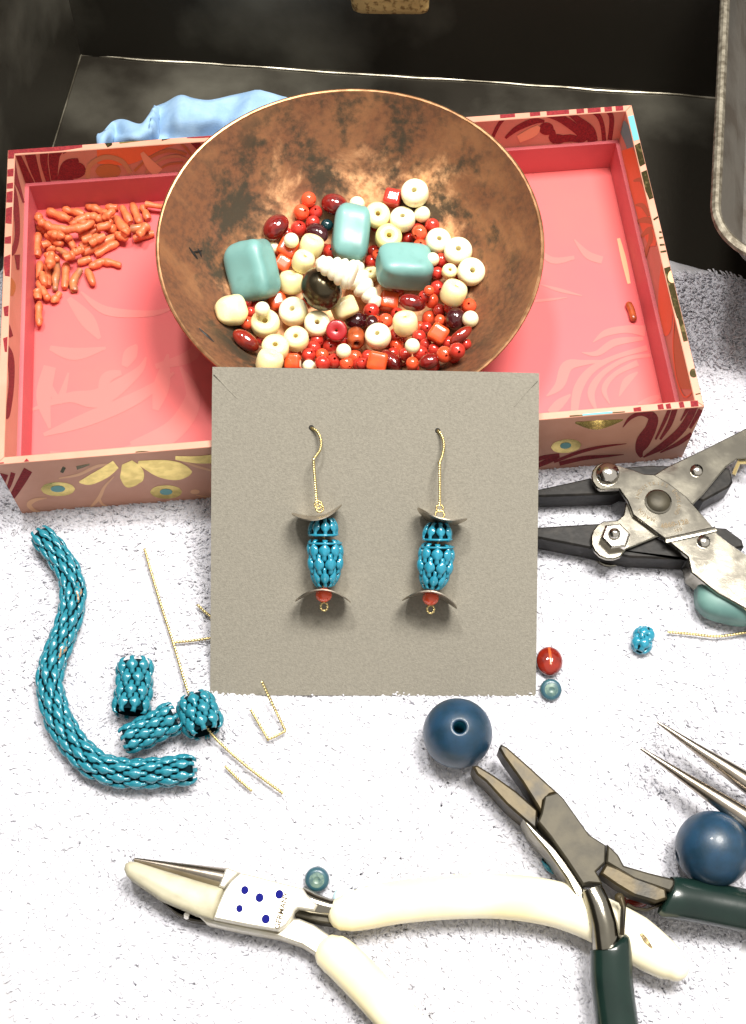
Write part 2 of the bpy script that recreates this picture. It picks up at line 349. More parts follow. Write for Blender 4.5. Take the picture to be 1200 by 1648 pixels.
def strands(name, x, y, z, ph, ln, wd, prof, nside):
    """each strand is a bent tapering blade; prof(t) -> (run, height) in strand lengths"""
    n = len(x); dx, dy = np.cos(ph), np.sin(ph); px_, py_ = -dy, dx; segs = 4; Vs = []
    for k in range(segs):
        s_, h = prof(k / (segs - 1)); cx = x + dx * s_ * ln; cy = y + dy * s_ * ln; cz_ = z + h * ln - .008; wk = wd * (1.0, 1.15, 1.1, .6)[k]
        if nside == 3:
            for j in range(3):
                an = 2 * math.pi * j / 3 + .5
                Vs.append(np.stack([cx + px_ * wk * math.cos(an) + dx * wk * .6 * math.sin(an), cy + py_ * wk * math.cos(an) + dy * wk * .6 * math.sin(an), cz_ + wk * math.sin(an)], 1))
        else:
            for j in (-1, 0, 1): Vs.append(np.stack([cx + px_ * wk * j, cy + py_ * wk * j, cz_ + (wk * .35 if j == 0 else 0)], 1))
    V = np.stack(Vs, 1).reshape(-1, 3); nv = segs * 3; f = []
    for k in range(segs - 1):
        for j in range(3 if nside == 3 else 2): j2 = (j + 1) % 3; f.append((k * 3 + j, k * 3 + j2, k * 3 + 3 + j2, k * 3 + 3 + j))
    allq = (np.array(f)[None] + (np.arange(n) * nv)[:, None, None]).reshape(-1, 4)
    m = bpy.data.meshes.new(name); m.vertices.add(len(V)); m.vertices.foreach_set('co', V.astype(np.float32).ravel())
    nf = len(allq); m.loops.add(nf * 4); m.loops.foreach_set('vertex_index', allq.astype(np.int32).ravel())
    m.polygons.add(nf); m.polygons.foreach_set('loop_start', np.arange(nf, dtype=np.int32) * 4); m.polygons.foreach_set('loop_total', np.full(nf, 4, np.int32))
    m.polygons.foreach_set('use_smooth', np.ones(nf, bool)); m.update(calc_edges=True); m.materials.append(M['terry'])
    o = bpy.data.objects.new(name, m); COL.objects.link(o); o.parent = tow; o['kind'] = 'stuff'; return o
# the pile stands up more where things press the towel down beside it (pixel polylines -> ground lines, radius)
PRESS = [([(735, 1215), (735, 1216)], .75), ([(1140, 1400), (1141, 1400)], .8), ([(575, 1475), (650, 1470), (800, 1465), (950, 1495), (1080, 1560)], .5), ([(540, 1545), (600, 1600), (700, 1700)], .45), ([(200, 1400), (330, 1470), (520, 1530)], .35), ([(985, 1560), (1010, 1648)], .5), ([(1080, 1470), (1200, 1490)], .5), ([(780, 1270), (880, 1380)], .3),
         ([(60, 860), (110, 920), (75, 1060), (150, 1220), (300, 1245)], .4), ([(215, 1060), (215, 1150)], .45), ([(240, 1180), (340, 1170)], .4), ([(860, 860), (1100, 920), (1200, 1000)], .35), ([(870, 790), (1000, 770)], .3), ([(1050, 1230), (1200, 1320)], .45), ([(1080, 1180), (1200, 1260)], .4), ([(640, 1119), (862, 1119)], .12), ([(325, 850), (325, 1100)], .2), ([(884, 1075), (886, 1110)], .25)]
def pressed(x, y):
    out = np.zeros_like(x)
    for pl_, rad in PRESS:
        Q = [at(u, v, 0)[:2] for u, v in pl_]
        for A_, B_ in zip(Q[:-1], Q[1:]):
            d = B_ - A_; L2 = max(d @ d, 1e-9); t = np.clip(((x - A_[0]) * d[0] + (y - A_[1]) * d[1]) / L2, 0, 1)
            out = np.maximum(out, np.clip(1.25 - np.hypot(x - A_[0] - d[0] * t, y - A_[1] - d[1] * t) / rad, 0, 1))
    return np.clip(out * 1.4, 0, 1)
def sample(n):
    x = rng.uniform(-7.2, 7.8, n); y = rng.uniform(-8, 4.8, n)
    a, b = tobox(x, y); keep = ~((a > .06) & (a < WB - .06) & (b > .05) & (b < LB)) & (edged(x, y) > -.01) & (np.abs(x) < 5.7 + (y + 5.2) * .30)
    x, y = x[keep], y[keep]
    ph = 1.2 * np.sin(x * .8 + 1.0) + 1.0 * np.sin(y * .9 - .6) + .8 * np.sin(1.7 * x - 1.3 * y) - 1.3
    return x, y, towz(x, y), ph
def pile():
    x, y, z, ph = sample(150000); n = len(x)            # flattened loops, lying over one another
    strands('pile', x, y, z + rng.uniform(0, .022, n), ph + rng.normal(0, .8, n), rng.uniform(.08, .15, n), rng.uniform(.012, .020, n), lambda t: (t, .26 * math.sin(math.pi * t * .85)), 2)
    x, y, z, ph = sample(120000)                         # upright loops
    fz = (edged(x, y) < 2.3) & (x > 3.5); a, b = tobox(x, y); near = np.exp(-np.clip(-b, 0, 9) / .3) * (a > -.5) * (a < WB + .5)
    dens = .010 + .06 * np.clip(np.sin(1.1 * x + 2 * np.sin(.7 * y)) * np.sin(.9 * y + 1.5 * np.sin(.6 * x) + .5), 0, 1)
    sel = fz * .8 + dens + .55 * near + .34 * pressed(x, y) > rng.random(len(x)); x, y, z, ph, fz = (q[sel] for q in (x, y, z, ph, fz)); n = len(x)
    strands('upright_pile', x, y, z, ph + rng.normal(0, .75, n), np.where(fz, 1.6, 1.1) * rng.uniform(.06, .12, n), rng.uniform(.009, .016, n), lambda t: (.85 * math.sin(t * 1.25), .62 * math.sin(min(t * 2, 1.75))), 3)
pile()
# ---------------------------------------------------------------- baking pan at the right edge
def pan():
    t = thing('baking_pan', 'grey aluminium baking pan with speckled rolled rim at the right edge', 'pan', (9.5, 9, ZB))
    zr = 3.0
    c0 = at(1166, -40, zr); c1 = at(1149, 330, zr); c2 = at(1200, 424, zr); W, L, rc = 7, 12, .95
    dv = (c0 - c1)[:2] / np.linalg.norm((c0 - c1)[:2]); du = np.array([dv[1], -dv[0]]); base = c1[:2] - dv * .42
    def rr(ins, z):
        P = []; r = max(rc - ins, .2)
        for cx, cy, a0 in ((W - rc, rc, -90), (W - rc, L - rc, 0), (rc, L - rc, 90), (rc, rc, 180)):
            for k in range(13):
                a = R(a0 + 90 * k / 12); q = base + du * (cx + r * math.cos(a)) + dv * (cy - rc * .55 + r * math.sin(a)); P.append((q[0], q[1], z))
        return np.array(P)
    def loft(rings, close=None):
        n = len(rings[0]); V = np.vstack(rings); F_ = []
        for k in range(len(rings) - 1):
            for i in range(n): j = (i + 1) % n; F_.append((k * n + i, k * n + j, (k + 1) * n + j, (k + 1) * n + i))
        if close: F_.append(tuple(range((len(rings) - 1) * n, len(rings) * n)))
        return V, F_
    part('wall', loft([rr(.10, zr - .03), rr(.24, zr - .2), rr(.42, zr - .5), rr(.52, zr - .8), rr(.62, zr - .95), rr(.8, zr - 1.0)], True), M['pan'], t)
    part('outer_wall', loft([rr(.08, zr - .05), rr(.34, zr - .4), rr(.62, zr - .9), rr(.85, zr - 1.06)], True), M['pan'], t)
    rim = rr(0.03, zr - .02); part('rim', tube(np.vstack([rim, rim[:1]]), .085, 10, rb=.07, caps=False), M['panrim'], t)
pan()
struct('basin_ledge', rbox((13.2, 9, .75), (3.2, 9, 1.15), rad=.1, n=6), M['sink'])   # carries the pan, beyond the frame
# ---------------------------------------------------------------- blue cloth behind the box
def cloth():
    top = crom([(160, 226), (175, 205), (200, 200), (228, 200), (246, 183), (262, 172), (296, 160), (330, 162), (380, 160), (440, 158), (470, 168), (520, 210)], 8)
    n = len(top); rows = 26; V = []
    for k in range(rows):
        t = k / (rows - 1)
        for i, (x, y) in enumerate(top):
            yy = y + (262 - y) * t
            fold = .16 * math.sin(i * .28 + t * 2.2 + 1.2 * math.sin(i * .09)) * (1 - .3 * t) + .10 * mnoise.noise(Vector((i * .12, t * 3, 0))) + .12 * math.exp(-((x - 296 + t * 20) / 9) ** 2)
            P = at(x, yy, .9 - .25 * t + fold * .9 + .2 * math.sin(math.pi * min(1, t * 1.6)))
            V.append(P + np.array([0, 0, .018 * math.sin(i * .45 + 9 * t + 3 * math.sin(i * .13)) + .10 * mnoise.noise(Vector((i * .10, t * 4, 4))) + .13 * (1 - abs(math.sin(i * .085 + 1.4 * t + .5 * math.sin(i * .2)))) ** 2.5]))
    base = []
    for i in range(n):
        P = V[i].copy(); base.append(np.array([P[0], P[1] + .35, ZB + .05])); 
    V = base + V; F_ = []
    for k in range(rows):
        for i in range(n - 1): F_.append((k * n + i, k * n + i + 1, (k + 1) * n + i + 1, (k + 1) * n + i))
    o = part('cloth', (V, F_), M['cloth'], smooth=80)
    md = o.modifiers.new('solid', 'SOLIDIFY'); md.thickness = .05
    tagit(o, 'crumpled light blue cotton cloth behind the patterned box and copper bowl', 'cloth')
cloth()
# ---------------------------------------------------------------- patterned box tray
box = thing('patterned_box', 'shallow pink-lined gift box wrapped in salmon paper with maroon and gold swirls', 'box', bx(WB / 2, LB / 2, 0))
def bbox3(a0, a1, b0, b1, z0, z1, bev=.02):
    """bevelled box in box frame"""
    P = [bx(a0, b0, 0), bx(a1, b0, 0), bx(a1, b1, 0), bx(a0, b1, 0)]; return prism([q[:2] for q in P], z0, z1, bev)
def quadwall(P, z0, z1, bev=.012): return prism([bx(a, b, 0)[:2] for a, b in P], z0, z1, bev)
w_front = part('wall', quadwall([(0, 0), (WB, 0), (WB - TB, TB), (TB, TB)], .0, HB), M['salmon'], box)
w_right = part('wall', quadwall([(WB, 0), (WB, LB), (WB - TB, LB - TB), (WB - TB, TB)], .0, HB), M['salmon'], box)
w_back = part('wall', quadwall([(WB, LB), (0, LB), (TB, LB - TB), (WB - TB, LB - TB)], .0, HB), M['salmon'], box)
w_left = part('wall', quadwall([(0, LB), (0, 0), (TB, TB), (TB, LB - TB)], .0, HB), M['salmon'], box)
fl = part('floor_panel', bbox3(TB - .02, WB - TB + .02, TB - .02, LB - TB + .02, .1, ZF, .005), M['pinkfl'], box)
lt = .07; ZL = .98
for a0, a1, b0, b1 in ((TB, WB - TB, LB - TB - lt, LB - TB + .01), (TB, WB - TB, TB - .01, TB + lt), (TB - .01, TB + lt, TB + lt, LB - TB - lt), (WB - TB - lt, WB - TB + .01, TB + lt, LB - TB - lt)):
    part('lining', bbox3(a0, a1, b0, b1, ZF - .01, ZL, .004), M['pinkin'], box)
e3 = np.array([0, 0, 1.]); ea = np.array([ca, sa, 0]); eb = np.array([-sa, ca, 0])
# planes: point, normal, in-plane axes, clip rectangle
PLN = dict(
    front=(bx(0, 0, 0), -eb, ea, e3, (0, WB, .01, HB - .014)),
    back=(bx(0, LB - TB, 0), -eb, ea, e3, (TB + .01, WB - TB - .01, ZL, HB - .014)),
    left=(bx(TB, 0, 0), ea, eb, e3, (TB + .01, LB - TB - .01, ZL, HB - .014)),
    right=(bx(WB - TB, 0, 0), -ea, eb, e3, (TB + .01, LB - TB - .01, ZL, HB - .014)),
    rimf=(bx(0, 0, HB), e3, ea, eb, (.013, WB - .013, .013, TB - .013)),
    rimb=(bx(0, 0, HB), e3, ea, eb, (.013, WB - .013, LB - TB + .013, LB - .013)),
    riml=(bx(0, 0, HB), e3, ea, eb, (.013, TB - .013, .013, LB - .013)),
    rimr=(bx(0, 0, HB), e3, ea, eb, (WB - TB + .013, WB - .013, .013, LB - .013)),
    floor=(bx(0, 0, ZF), e3, ea, eb, (TB + .02, WB - TB - .02, TB + .02, LB - TB - .02)),
)
def clip(poly, rect):
    for ax, val, sg in ((0, rect[0], 1), (0, rect[1], -1), (1, rect[2], 1), (1, rect[3], -1)):
        out = []
        for i in range(len(poly)):
            p, q = poly[i - 1], poly[i]; dp = (p[ax] - val) * sg; dq = (q[ax] - val) * sg
            if (dp >= 0) != (dq >= 0): t = dp / (dp - dq); out.append((p[0] + (q[0] - p[0]) * t, p[1] + (q[1] - p[1]) * t))
            if dq >= 0: out.append(q)
        poly = out
        if not poly: return []
    return poly
PRINT = {}
def ribbon(pl, pts, mt, zm=None, lvl=1, nsub=6):
    """pts (x,y,width) in photo pixels; laid on the plane as a flat print"""
    P0, N, A, B, rect = PLN[pl]; P = np.array([(*(zm(x, y) if zm else (x, y)), wd) for x, y, wd in pts], float)
    Q = crom(P, nsub); d = np.gradient(Q[:, :2], axis=0); d /= np.linalg.norm(d, axis=1)[:, None] + 1e-9; nn = np.stack([-d[:, 1], d[:, 0]], 1)
    Lp = Q[:, :2] + nn * np.maximum(Q[:, 2:3], .1) / 2; Rp = Q[:, :2] - nn * np.maximum(Q[:, 2:3], .1) / 2
    def uv(p):
        W_ = onpl(p[0], p[1], P0, N) - P0; return (W_ @ A, W_ @ B)
    acc = PRINT.setdefault((pl, mt, lvl, len(PRINT)), ([], [])); kk = len(PRINT) % 12
    for i in range(len(Q) - 1):
        for tri in ((Lp[i], Lp[i + 1], Rp[i + 1]), (Lp[i], Rp[i + 1], Rp[i])):
            c = clip([uv(p) for p in tri], rect)
            if len(c) >= 3:
                n0 = len(acc[0])
                for u, v in c: acc[0].append(P0 + A * u + B * v + N * (.0035 * lvl + kk * .0002 + (i % 9) * .00002))
                acc[1].append(tuple(range(n0, n0 + len(c))))
def blob(pl, cx, cy, rx, ry, mt, zm=None, lvl=1, ang=0.):
    """ellipse"""
    s = (zm(1, 0)[0] - zm(0, 0)[0]) if zm else 1.; c = zm(cx, cy) if zm else (cx, cy); rx *= s; ry *= s
    ca_, sa_ = math.cos(ang), math.sin(ang); n = 14; pts = []
    for k in range(n + 1):
        t = -1 + 2 * k / n; pts.append((c[0] + rx * t * ca_, c[1] + rx * t * sa_, 2 * ry * math.sqrt(max(0, 1 - t * t))))
    ribbon(pl, pts, mt, None, lvl, 2)
# back inner wall, left part. zoom of 0,200,360,560 at 3.333
z5 = ZM(0, 200, 3.3333)
def rz(pl, pts, mt, zm, lvl=1): 
    s = zm(1, 0)[0] - zm(0, 0)[0]; ribbon(pl, [(x, y, wd * s) for x, y, wd in pts], mt, zm, lvl)
ribz = rz
for pts in ([(60, 140, 70), (110, 230, 60), (170, 330, 40)], [(150, 120, 60), (180, 230, 50), (215, 330, 30)], [(240, 115, 46), (235, 200, 40), (262, 320, 22)], [(330, 110, 60), (290, 170, 60), (290, 300, 34)], [(330, 130, 60), (400, 110, 30), (460, 96, 12)],
            [(420, 190, 20), (360, 220, 60), (350, 300, 90)], [(1010, 55, 46), (1050, 100, 40), (1085, 150, 24)], [(1070, 50, 36), (1110, 100, 30)], [(1120, 45, 60), (1180, 80, 70), (1260, 60, 60)]):
    rz('back', pts, 'flock', z5)
blob('back', 395, 245, 66, 46, 'flock', z5)
for pts, c in (([(470, 290, 24), (480, 220, 26), (560, 175, 26), (650, 195, 26), (700, 260, 22)], 'tan'), ([(520, 170, 80), (680, 160, 110), (850, 110, 60), (960, 95, 10)], 'orange'), ([(720, 250, 14), (800, 180, 14), (900, 140, 20), (1000, 160, 14)], 'ochre'),
               ([(780, 260, 12), (860, 190, 14), (950, 170, 16), (1030, 200, 10)], 'tan'), ([(840, 250, 10), (900, 215, 12), (980, 205, 12)], 'ochre'), ([(940, 80, 8), (1000, 130, 14), (1040, 190, 10)], 'ochre'), ([(850, 260, 60), (800, 210, 50), (760, 150, 20)], 'peach')):
    rz('back', pts, c, z5, 1 if c == 'orange' else 2)
blob('back', 580, 250, 70, 38, 'ochre', z5, 2)
# back inner wall, right part. zoom of 840,150 at 3.333
z6 = ZM(840, 150, 3.3333)
for pts in ([(-90, 240, 20), (-30, 190, 44), (60, 150, 50), (120, 150, 20)], [(-60, 130, 10), (40, 115, 16), (170, 130, 30), (280, 200, 30), (320, 255, 14)], [(100, 180, 40), (160, 210, 60), (150, 245, 30)], [(150, 100, 30), (230, 140, 50), (300, 190, 50), (340, 255, 70)],
            [(230, 90, 30), (310, 150, 60), (360, 200, 90), (380, 260, 80)], [(330, 80, 30), (400, 110, 40), (430, 170, 36), (440, 255, 34)], [(440, 70, 40), (480, 130, 40), (470, 250, 36)], [(-160, 240, 26), (-120, 160, 30), (-60, 110, 26), (20, 90, 14)], [(160, 255, 50), (260, 240, 60), (330, 260, 30)]):
    rz('back', [(x, y, w_ * .66) for x, y, w_ in pts], 'flock', z6)
blob('back', 130, 190, 40, 34, 'flock', z6); blob('back', 190, 245, 46, 26, 'flock', z6)
rz('back', [(-20, 245, 40), (60, 205, 50), (90, 175, 20)], 'peach', z6, 2)
# rims
for pts, mt in (([(40, 136, 50), (110, 130, 50), (220, 124, 50), (330, 117, 50), (440, 110, 30)], 'flock'), ([(560, 100, 60), (590, 82, 60), (610, 80, 6)], 'foild'), ([(690, 90, 8), (730, 80, 14), (770, 76, 8)], 'foild'), ([(870, 60, 60), (930, 68, 10)], 'foild'), ([(640, 100, 10), (750, 85, 12), (850, 78, 8)], 'foil'), ([(1000, 50, 50), (1080, 44, 60), (1200, 36, 60)], 'flock')):
    rz('rimb', pts, mt, z5)
for x0, x1 in ((-120, -40), (40, 95), (130, 250), (290, 330), (350, 420), (440, 480), (500, 540)):
    rz('rimb', [(x0, 98 - x0 * .06, 60), (x1, 96 - x1 * .06, 60)], 'flock', z6)
z7 = ZM(840, 440, 3.3333)
for (xa, ya), (xb, yb), mt in (((590, 120), (625, 250), 'tealb'), ((605, 280), (660, 380), 'foild'), ((650, 420), (710, 560), 'foild'), ((705, 680), (735, 660), 'foild'), ((735, 745), (765, 748), 'foild'), ((735, 778), (770, 770), 'foild'), ((738, 815), (775, 812), 'foild'), ((742, 852), (782, 846), 'foild'), ((775, 935), (860, 1200), 'foild')):
    if ya > yb or abs(yb - ya) < 12: rz('rimr', [(xa, ya, 10), (xb, yb, 10)], mt, z6)
    else: rz('rimr', [(xa, ya, 60), (xb, yb, 60)], mt, z6)
rz('rimr', [(810, 60, 60), (850, 180, 60), (880, 300, 60), (895, 360, 60)], 'foild', z7); blob('rimr', 920, 535, 22, 24, 'foild', z7); rz('rimr', [(930, 650, 6), (975, 640, 6)], 'foild', z7)
blob('rimr', 805, 985, 24, 34, 'peach', z6, 2)
for x in (10, 60, 120): pass
# right inner wall
rz('right', [(530, 160, 50), (570, 230, 60), (580, 300, 30)], 'teal', z6); rz('right', [(560, 300, 70), (600, 420, 90), (640, 560, 90), (680, 700, 90), (700, 820, 40)], 'orange', z6)
for pts in ([(600, 470, 10), (640, 465, 24), (655, 500, 10)], [(610, 600, 10), (650, 605, 26), (680, 660, 14)], [(610, 690, 14), (670, 680, 34), (720, 700, 20)], [(640, 770, 12), (680, 735, 30), (700, 720, 12)], [(660, 850, 8), (690, 790, 24), (690, 740, 20)], [(660, 880, 16), (700, 760, 10)]): rz('right', pts, 'ochre', z6, 2)
rz('right', [(770, -60, 40), (765, 60, 60), (770, 200, 76), (775, 300, 50), (770, 335, 10)], 'orange', z7); rz('right', [(800, 180, 8), (850, 330, 10), (858, 350, 10)], 'orange', z7)
rz('right', [(820, 200, 6), (812, 400, 6), (830, 560, 6), (870, 660, 8), (910, 640, 6), (925, 590, 6)], 'orange', z7, 2); rz('right', [(850, 260, 50), (855, 420, 90), (880, 560, 90), (880, 620, 60)], 'ochre', z7)
# left inner wall
for pts in ([(40, 120, 60), (70, 260, 40), (100, 340, 20), (125, 420, 10)], [(0, 180, 20), (40, 280, 40), (80, 420, 34), (90, 600, 26), (60, 690, 30), (30, 640, 12)], [(90, 700, 30), (95, 780, 14)], [(0, 1000, 20), (30, 1080, 40), (60, 1140, 20)]): rz('left', pts, 'flock', z5)
z8 = ZM(0, 540, 3.3333)
rz('left', [(0, 20, 10), (50, 100, 36), (60, 250, 30), (40, 420, 26), (28, 440, 6)], 'flock', z8); rz('left', [(-10, 180, 10), (8, 300, 16), (0, 420, 10)], 'orange', z8); rz('left', [(-10, 450, 10), (12, 520, 18), (4, 640, 14)], 'orange', z8)
rz('left', [(0, 780, 10), (50, 860, 60), (60, 920, 20)], 'ochre', z5)
for y0, w_ in ((-45, 60), (60, 40), (130, 30), (190, 60), (290, 90), (420, 40), (560, 120), (800, 60), (980, 90)): rz('riml', [(20, 205 + y0, w_ * .8), (60, 200 + y0, w_), (100, 195 + y0, w_)], 'flock', z5)
# front rim and outer front wall
for pts, mt in (([(-10, 700, 34), (20, 700, 40)], 'flock'), ([(75, 695, 30), (70, 712, 30)], 'flock'), ([(120, 690, 6), (145, 690, 60), (165, 685, 6)], 'flock'), ([(350, 670, 20), (340, 700, 20)], 'foild'), ([(410, 680, 50), (500, 665, 30)], 'foild'), ([(545, 680, 8), (600, 655, 24)], 'foild'), ([(625, 665, 8), (655, 645, 26)], 'foild'), ([(730, 645, 40), (760, 640, 40), (900, 632, 18), (1150, 612, 16)], 'foild'), ([(720, 665, 14), (850, 655, 8), (1000, 640, 10), (1200, 625, 14)], 'foil')): rz('rimf', pts, mt, z8)
for pts, mt in (([(15, 740, 60), (0, 800, 40), (-20, 860, 10)], 'flock'), ([(70, 735, 26), (50, 800, 22), (25, 850, 10)], 'flock'), ([(150, 720, 50), (110, 790, 44), (60, 870, 30), (40, 885, 8)], 'flock'), ([(345, 705, 18), (330, 735, 18)], 'foild'), ([(410, 710, 20), (480, 690, 8)], 'foild'),
                ([(315, 765, 6), (420, 745, 14), (520, 700, 16), (600, 690, 6)], 'peach'), ([(425, 785, 10), (480, 775, 50), (560, 735, 60), (620, 690, 50)], 'foil'), ([(680, 680, 60), (705, 740, 130), (710, 790, 100), (715, 808, 40)], 'foil'), ([(740, 680, 20), (850, 710, 90), (940, 725, 100), (1000, 730, 60), (1028, 730, 10)], 'foil'), ([(940, 655, 20), (1060, 665, 40), (1200, 655, 50)], 'foil'),
                ([(610, 755, 6), (560, 810, 14), (530, 870, 20), (480, 925, 8)], 'peach'), ([(530, 870, 14), (545, 900, 12), (575, 915, 6)], 'peach'), ([(250, 870, 4), (190, 880, 18), (155, 905, 26), (180, 935, 16), (215, 945, 4)], 'peach'), ([(950, 660, 6), (1050, 700, 12), (1200, 740, 8)], 'peach'), ([(1050, 855, 4), (1150, 868, 8), (1250, 850, 6)], 'peach')): rz('front', pts, mt, z8)
for cx, cy, rx, ry, m_, l in ((310, 823, 92, 37, 'foil', 1), (310, 821, 39, 17, 'teal', 2), (890, 838, 86, 36, 'foil', 1), (890, 837, 34, 16, 'teal', 2), (1045, 837, 25, 12, 'peach', 1)): blob('front', cx, cy, rx, ry, m_, z8, l)
for cx, cy, rx, ry, m_, l in ((236, 925, 82, 36, 'foil', 1), (233, 922, 30, 16, 'teal', 2)): blob('front', cx, cy, rx, ry, m_, z7, l, -.1)
rz('front', [(285, 800, 10), (400, 812, 50), (540, 785, 8)], 'foil', z7); rz('rimf', [(255, 775, 24), (325, 770, 24)], 'foild', z7); rz('rimf', [(325, 775, 40), (485, 760, 40)], 'tealb', z7, 1); rz('rimf', [(485, 757, 24), (552, 752, 24)], 'foild', z7)
for pts in ([(540, 825, 6), (580, 775, 26), (640, 750, 36), (700, 770, 70), (690, 830, 80), (650, 900, 100), (630, 950, 60), (640, 985, 20)], [(790, 730, 26), (760, 800, 26), (715, 890, 14)], [(820, 725, 40), (790, 810, 36), (740, 890, 16)], [(890, 720, 30), (850, 790, 8)], [(930, 705, 50), (860, 830, 56), (760, 920, 50), (650, 985, 10)], [(960, 730, 40), (900, 830, 20)], [(910, 860, 30), (840, 910, 30), (740, 960, 10)],
            [(85, 1030, 30), (150, 1000, 40), (200, 980, 14)], [(170, 1010, 20), (300, 960, 24), (420, 930, 20), (560, 912, 4)], [(200, 1020, 30), (330, 990, 30), (440, 980, 20), (545, 970, 4)], [(0, 1040, 40), (100, 990, 30), (200, 975, 30)]): rz('front', [(x, y, w_ * .74) for x, y, w_ in pts], 'flock', z7)
for x0, y0, x1 in ((600, 755, 640), (730, 738, 760), (775, 735, 800), (845, 725, 870), (905, 715, 945)): rz('rimf', [(x0, y0 - 8, 50), (x1, y0 - 14, 50)], 'flock', z7)
# tone-on-tone leaf scrolls on the floor paper
FLO = [[(20 + a, b, c) for a, b, c in s] for s in (
    [(30, 660, 4), (90, 640, 16), (140, 640, 30), (200, 600, 14), (215, 575, 3)], [(50, 700, 6), (120, 675, 22), (200, 640, 20), (260, 600, 4)], [(60, 730, 8), (140, 735, 14), (240, 710, 26), (290, 650, 24), (270, 590, 4)], [(140, 650, 4), (150, 610, 18), (175, 600, 8)], [(190, 715, 8), (260, 690, 30), (290, 640, 24), (280, 600, 3)],
    [(60, 590, 20), (50, 640, 24), (60, 690, 4)], [(110, 470, 3), (150, 500, 14), (220, 505, 10), (260, 495, 3)], [(90, 480, 8), (120, 515, 24), (140, 545, 6)], [(60, 560, 8), (100, 570, 20), (150, 560, 4)], [(230, 660, 10), (240, 620, 26), (250, 570, 4)], [(60, 620, 6), (75, 645, 14), (90, 600, 3)], [(180, 590, 10), (190, 570, 22), (200, 555, 4)], [(230, 590, 8), (290, 570, 20), (300, 520, 4)])]
FLR = [[(840 + x / 3.333, 440 + y / 3.333, w_ / 3.333) for x, y, w_ in s] for s in (
    [(380, 370, 4), (450, 320, 36), (560, 300, 40), (660, 310, 60)], [(320, 425, 4), (400, 430, 30), (500, 370, 40), (650, 350, 20)], [(130, 660, 6), (200, 600, 50), (240, 500, 60), (330, 480, 30), (450, 470, 10)], [(280, 740, 40), (300, 620, 50), (370, 520, 40), (500, 450, 26), (670, 400, 30)], [(400, 740, 10), (370, 640, 40), (430, 540, 30), (560, 460, 24), (690, 440, 20)],
    [(470, 700, 6), (440, 620, 30), (500, 540, 26), (620, 480, 34)], [(520, 660, 6), (560, 580, 40), (620, 530, 10)], [(150, 750, 40), (200, 700, 50), (260, 650, 10)], [(620, 700, 10), (690, 680, 40), (740, 660, 20)], [(100, 60, 4), (200, 90, 20), (320, 120, 6)], [(60, -150, 10), (160, -70, 36), (280, -85, 20)], [(280, -180, 8), (350, -100, 40), (430, -70, 40)], [(60, 150, 16), (160, 140, 14), (240, 130, 4)],
    [(20, -330, 8), (200, -300, 12), (380, -300, 8)], [(40, -210, 8), (200, -240, 16), (420, -200, 10), (500, -120, 30), (560, 0, 20)], [(120, -500, 10), (260, -460, 14), (420, -500, 4)])]
for s in FLO: ribbon('floor', s, 'pinklt')
for s in FLR[:13]: ribbon('floor', s, 'pinklt')
ribbon('floor', [(995, 384, 5), (1004, 420, 8), (1012, 457, 5)], 'peach', None, 2)  # pale orange streak laid flat at the right of the floor
for (pl, mt, lv, _k), vf in PRINT.items():
    if len(vf[1]) == 0: continue
    par = {'front': w_front, 'rimf': w_front, 'back': w_back, 'rimb': w_back, 'left': w_left, 'riml': w_left, 'right': w_right, 'rimr': w_right, 'floor': fl}[pl]
    nm = {'flock': 'flocked_scroll', 'foil': 'gold_foil_print', 'foild': 'dark_foil_print', 'pinklt': 'leaf_print', 'pinkdk': 'leaf_print'}.get(mt, 'printed_scroll')
    o = part(nm, vf, M[mt], par, smooth=0)
# ---------------------------------------------------------------- copper bowl
TLT = R(8); BN = np.array([0, -math.sin(TLT), math.cos(TLT)]); BP = np.array([0, 2.5, 2.22])
rimpx = [(565, 148), (257, 400), (871, 385), (350, 590), (330, 570), (260, 330), (350, 215), (425, 175), (750, 192), (835, 285), (848, 506), (764, 594), (700, 165), (295, 510), (868, 440)]
BU = np.array([1., 0, 0]); BV = np.cross(BN, BU)
RW = np.array([onpl(x, y, BP, BN) for x, y in rimpx]); uu = (RW - BP) @ BU; vv = (RW - BP) @ BV
sol = np.linalg.lstsq(np.c_[2 * uu, 2 * vv, np.ones(len(uu))], uu * uu + vv * vv, rcond=None)[0]; BR = math.sqrt(sol[2] + sol[0] ** 2 + sol[1] ** 2)
BC = BP + BU * sol[0] + BV * sol[1]
th = np.arctan2(vv - sol[1], uu - sol[0]); rr_ = np.hypot(uu - sol[0], vv - sol[1])
Bas = lambda t: np.stack([np.ones_like(t), np.cos(t), np.sin(t), np.cos(2 * t), np.sin(2 * t), np.cos(3 * t), np.sin(3 * t)], 1)
cf = np.linalg.solve(Bas(th).T @ Bas(th) + .02 * np.eye(7), Bas(th).T @ rr_)
def brad(t): return float(Bas(np.array([t]))[0] @ cf)
BD = 1.95
def bdepth(q): return BD * (1 - q ** 2.3)
def bowlpt(q, t, off=0.):
    r = brad(t) * q + (1 - q) * 0; return BC + BU * r * math.cos(t) + BV * r * math.sin(t) - BN * (bdepth(q) + off)
def bowlz(x, y):
    z = 1.2
    for _ in range(3):
        d = np.array([x, y, z]) - BC; u, v = d @ BU, d @ BV; q = min(1.05, math.hypot(u, v) / brad(math.atan2(v, u)))
        z = BC[2] + (y - BC[1]) * math.tan(TLT) - bdepth(q) / math.cos(TLT)
    return z, q
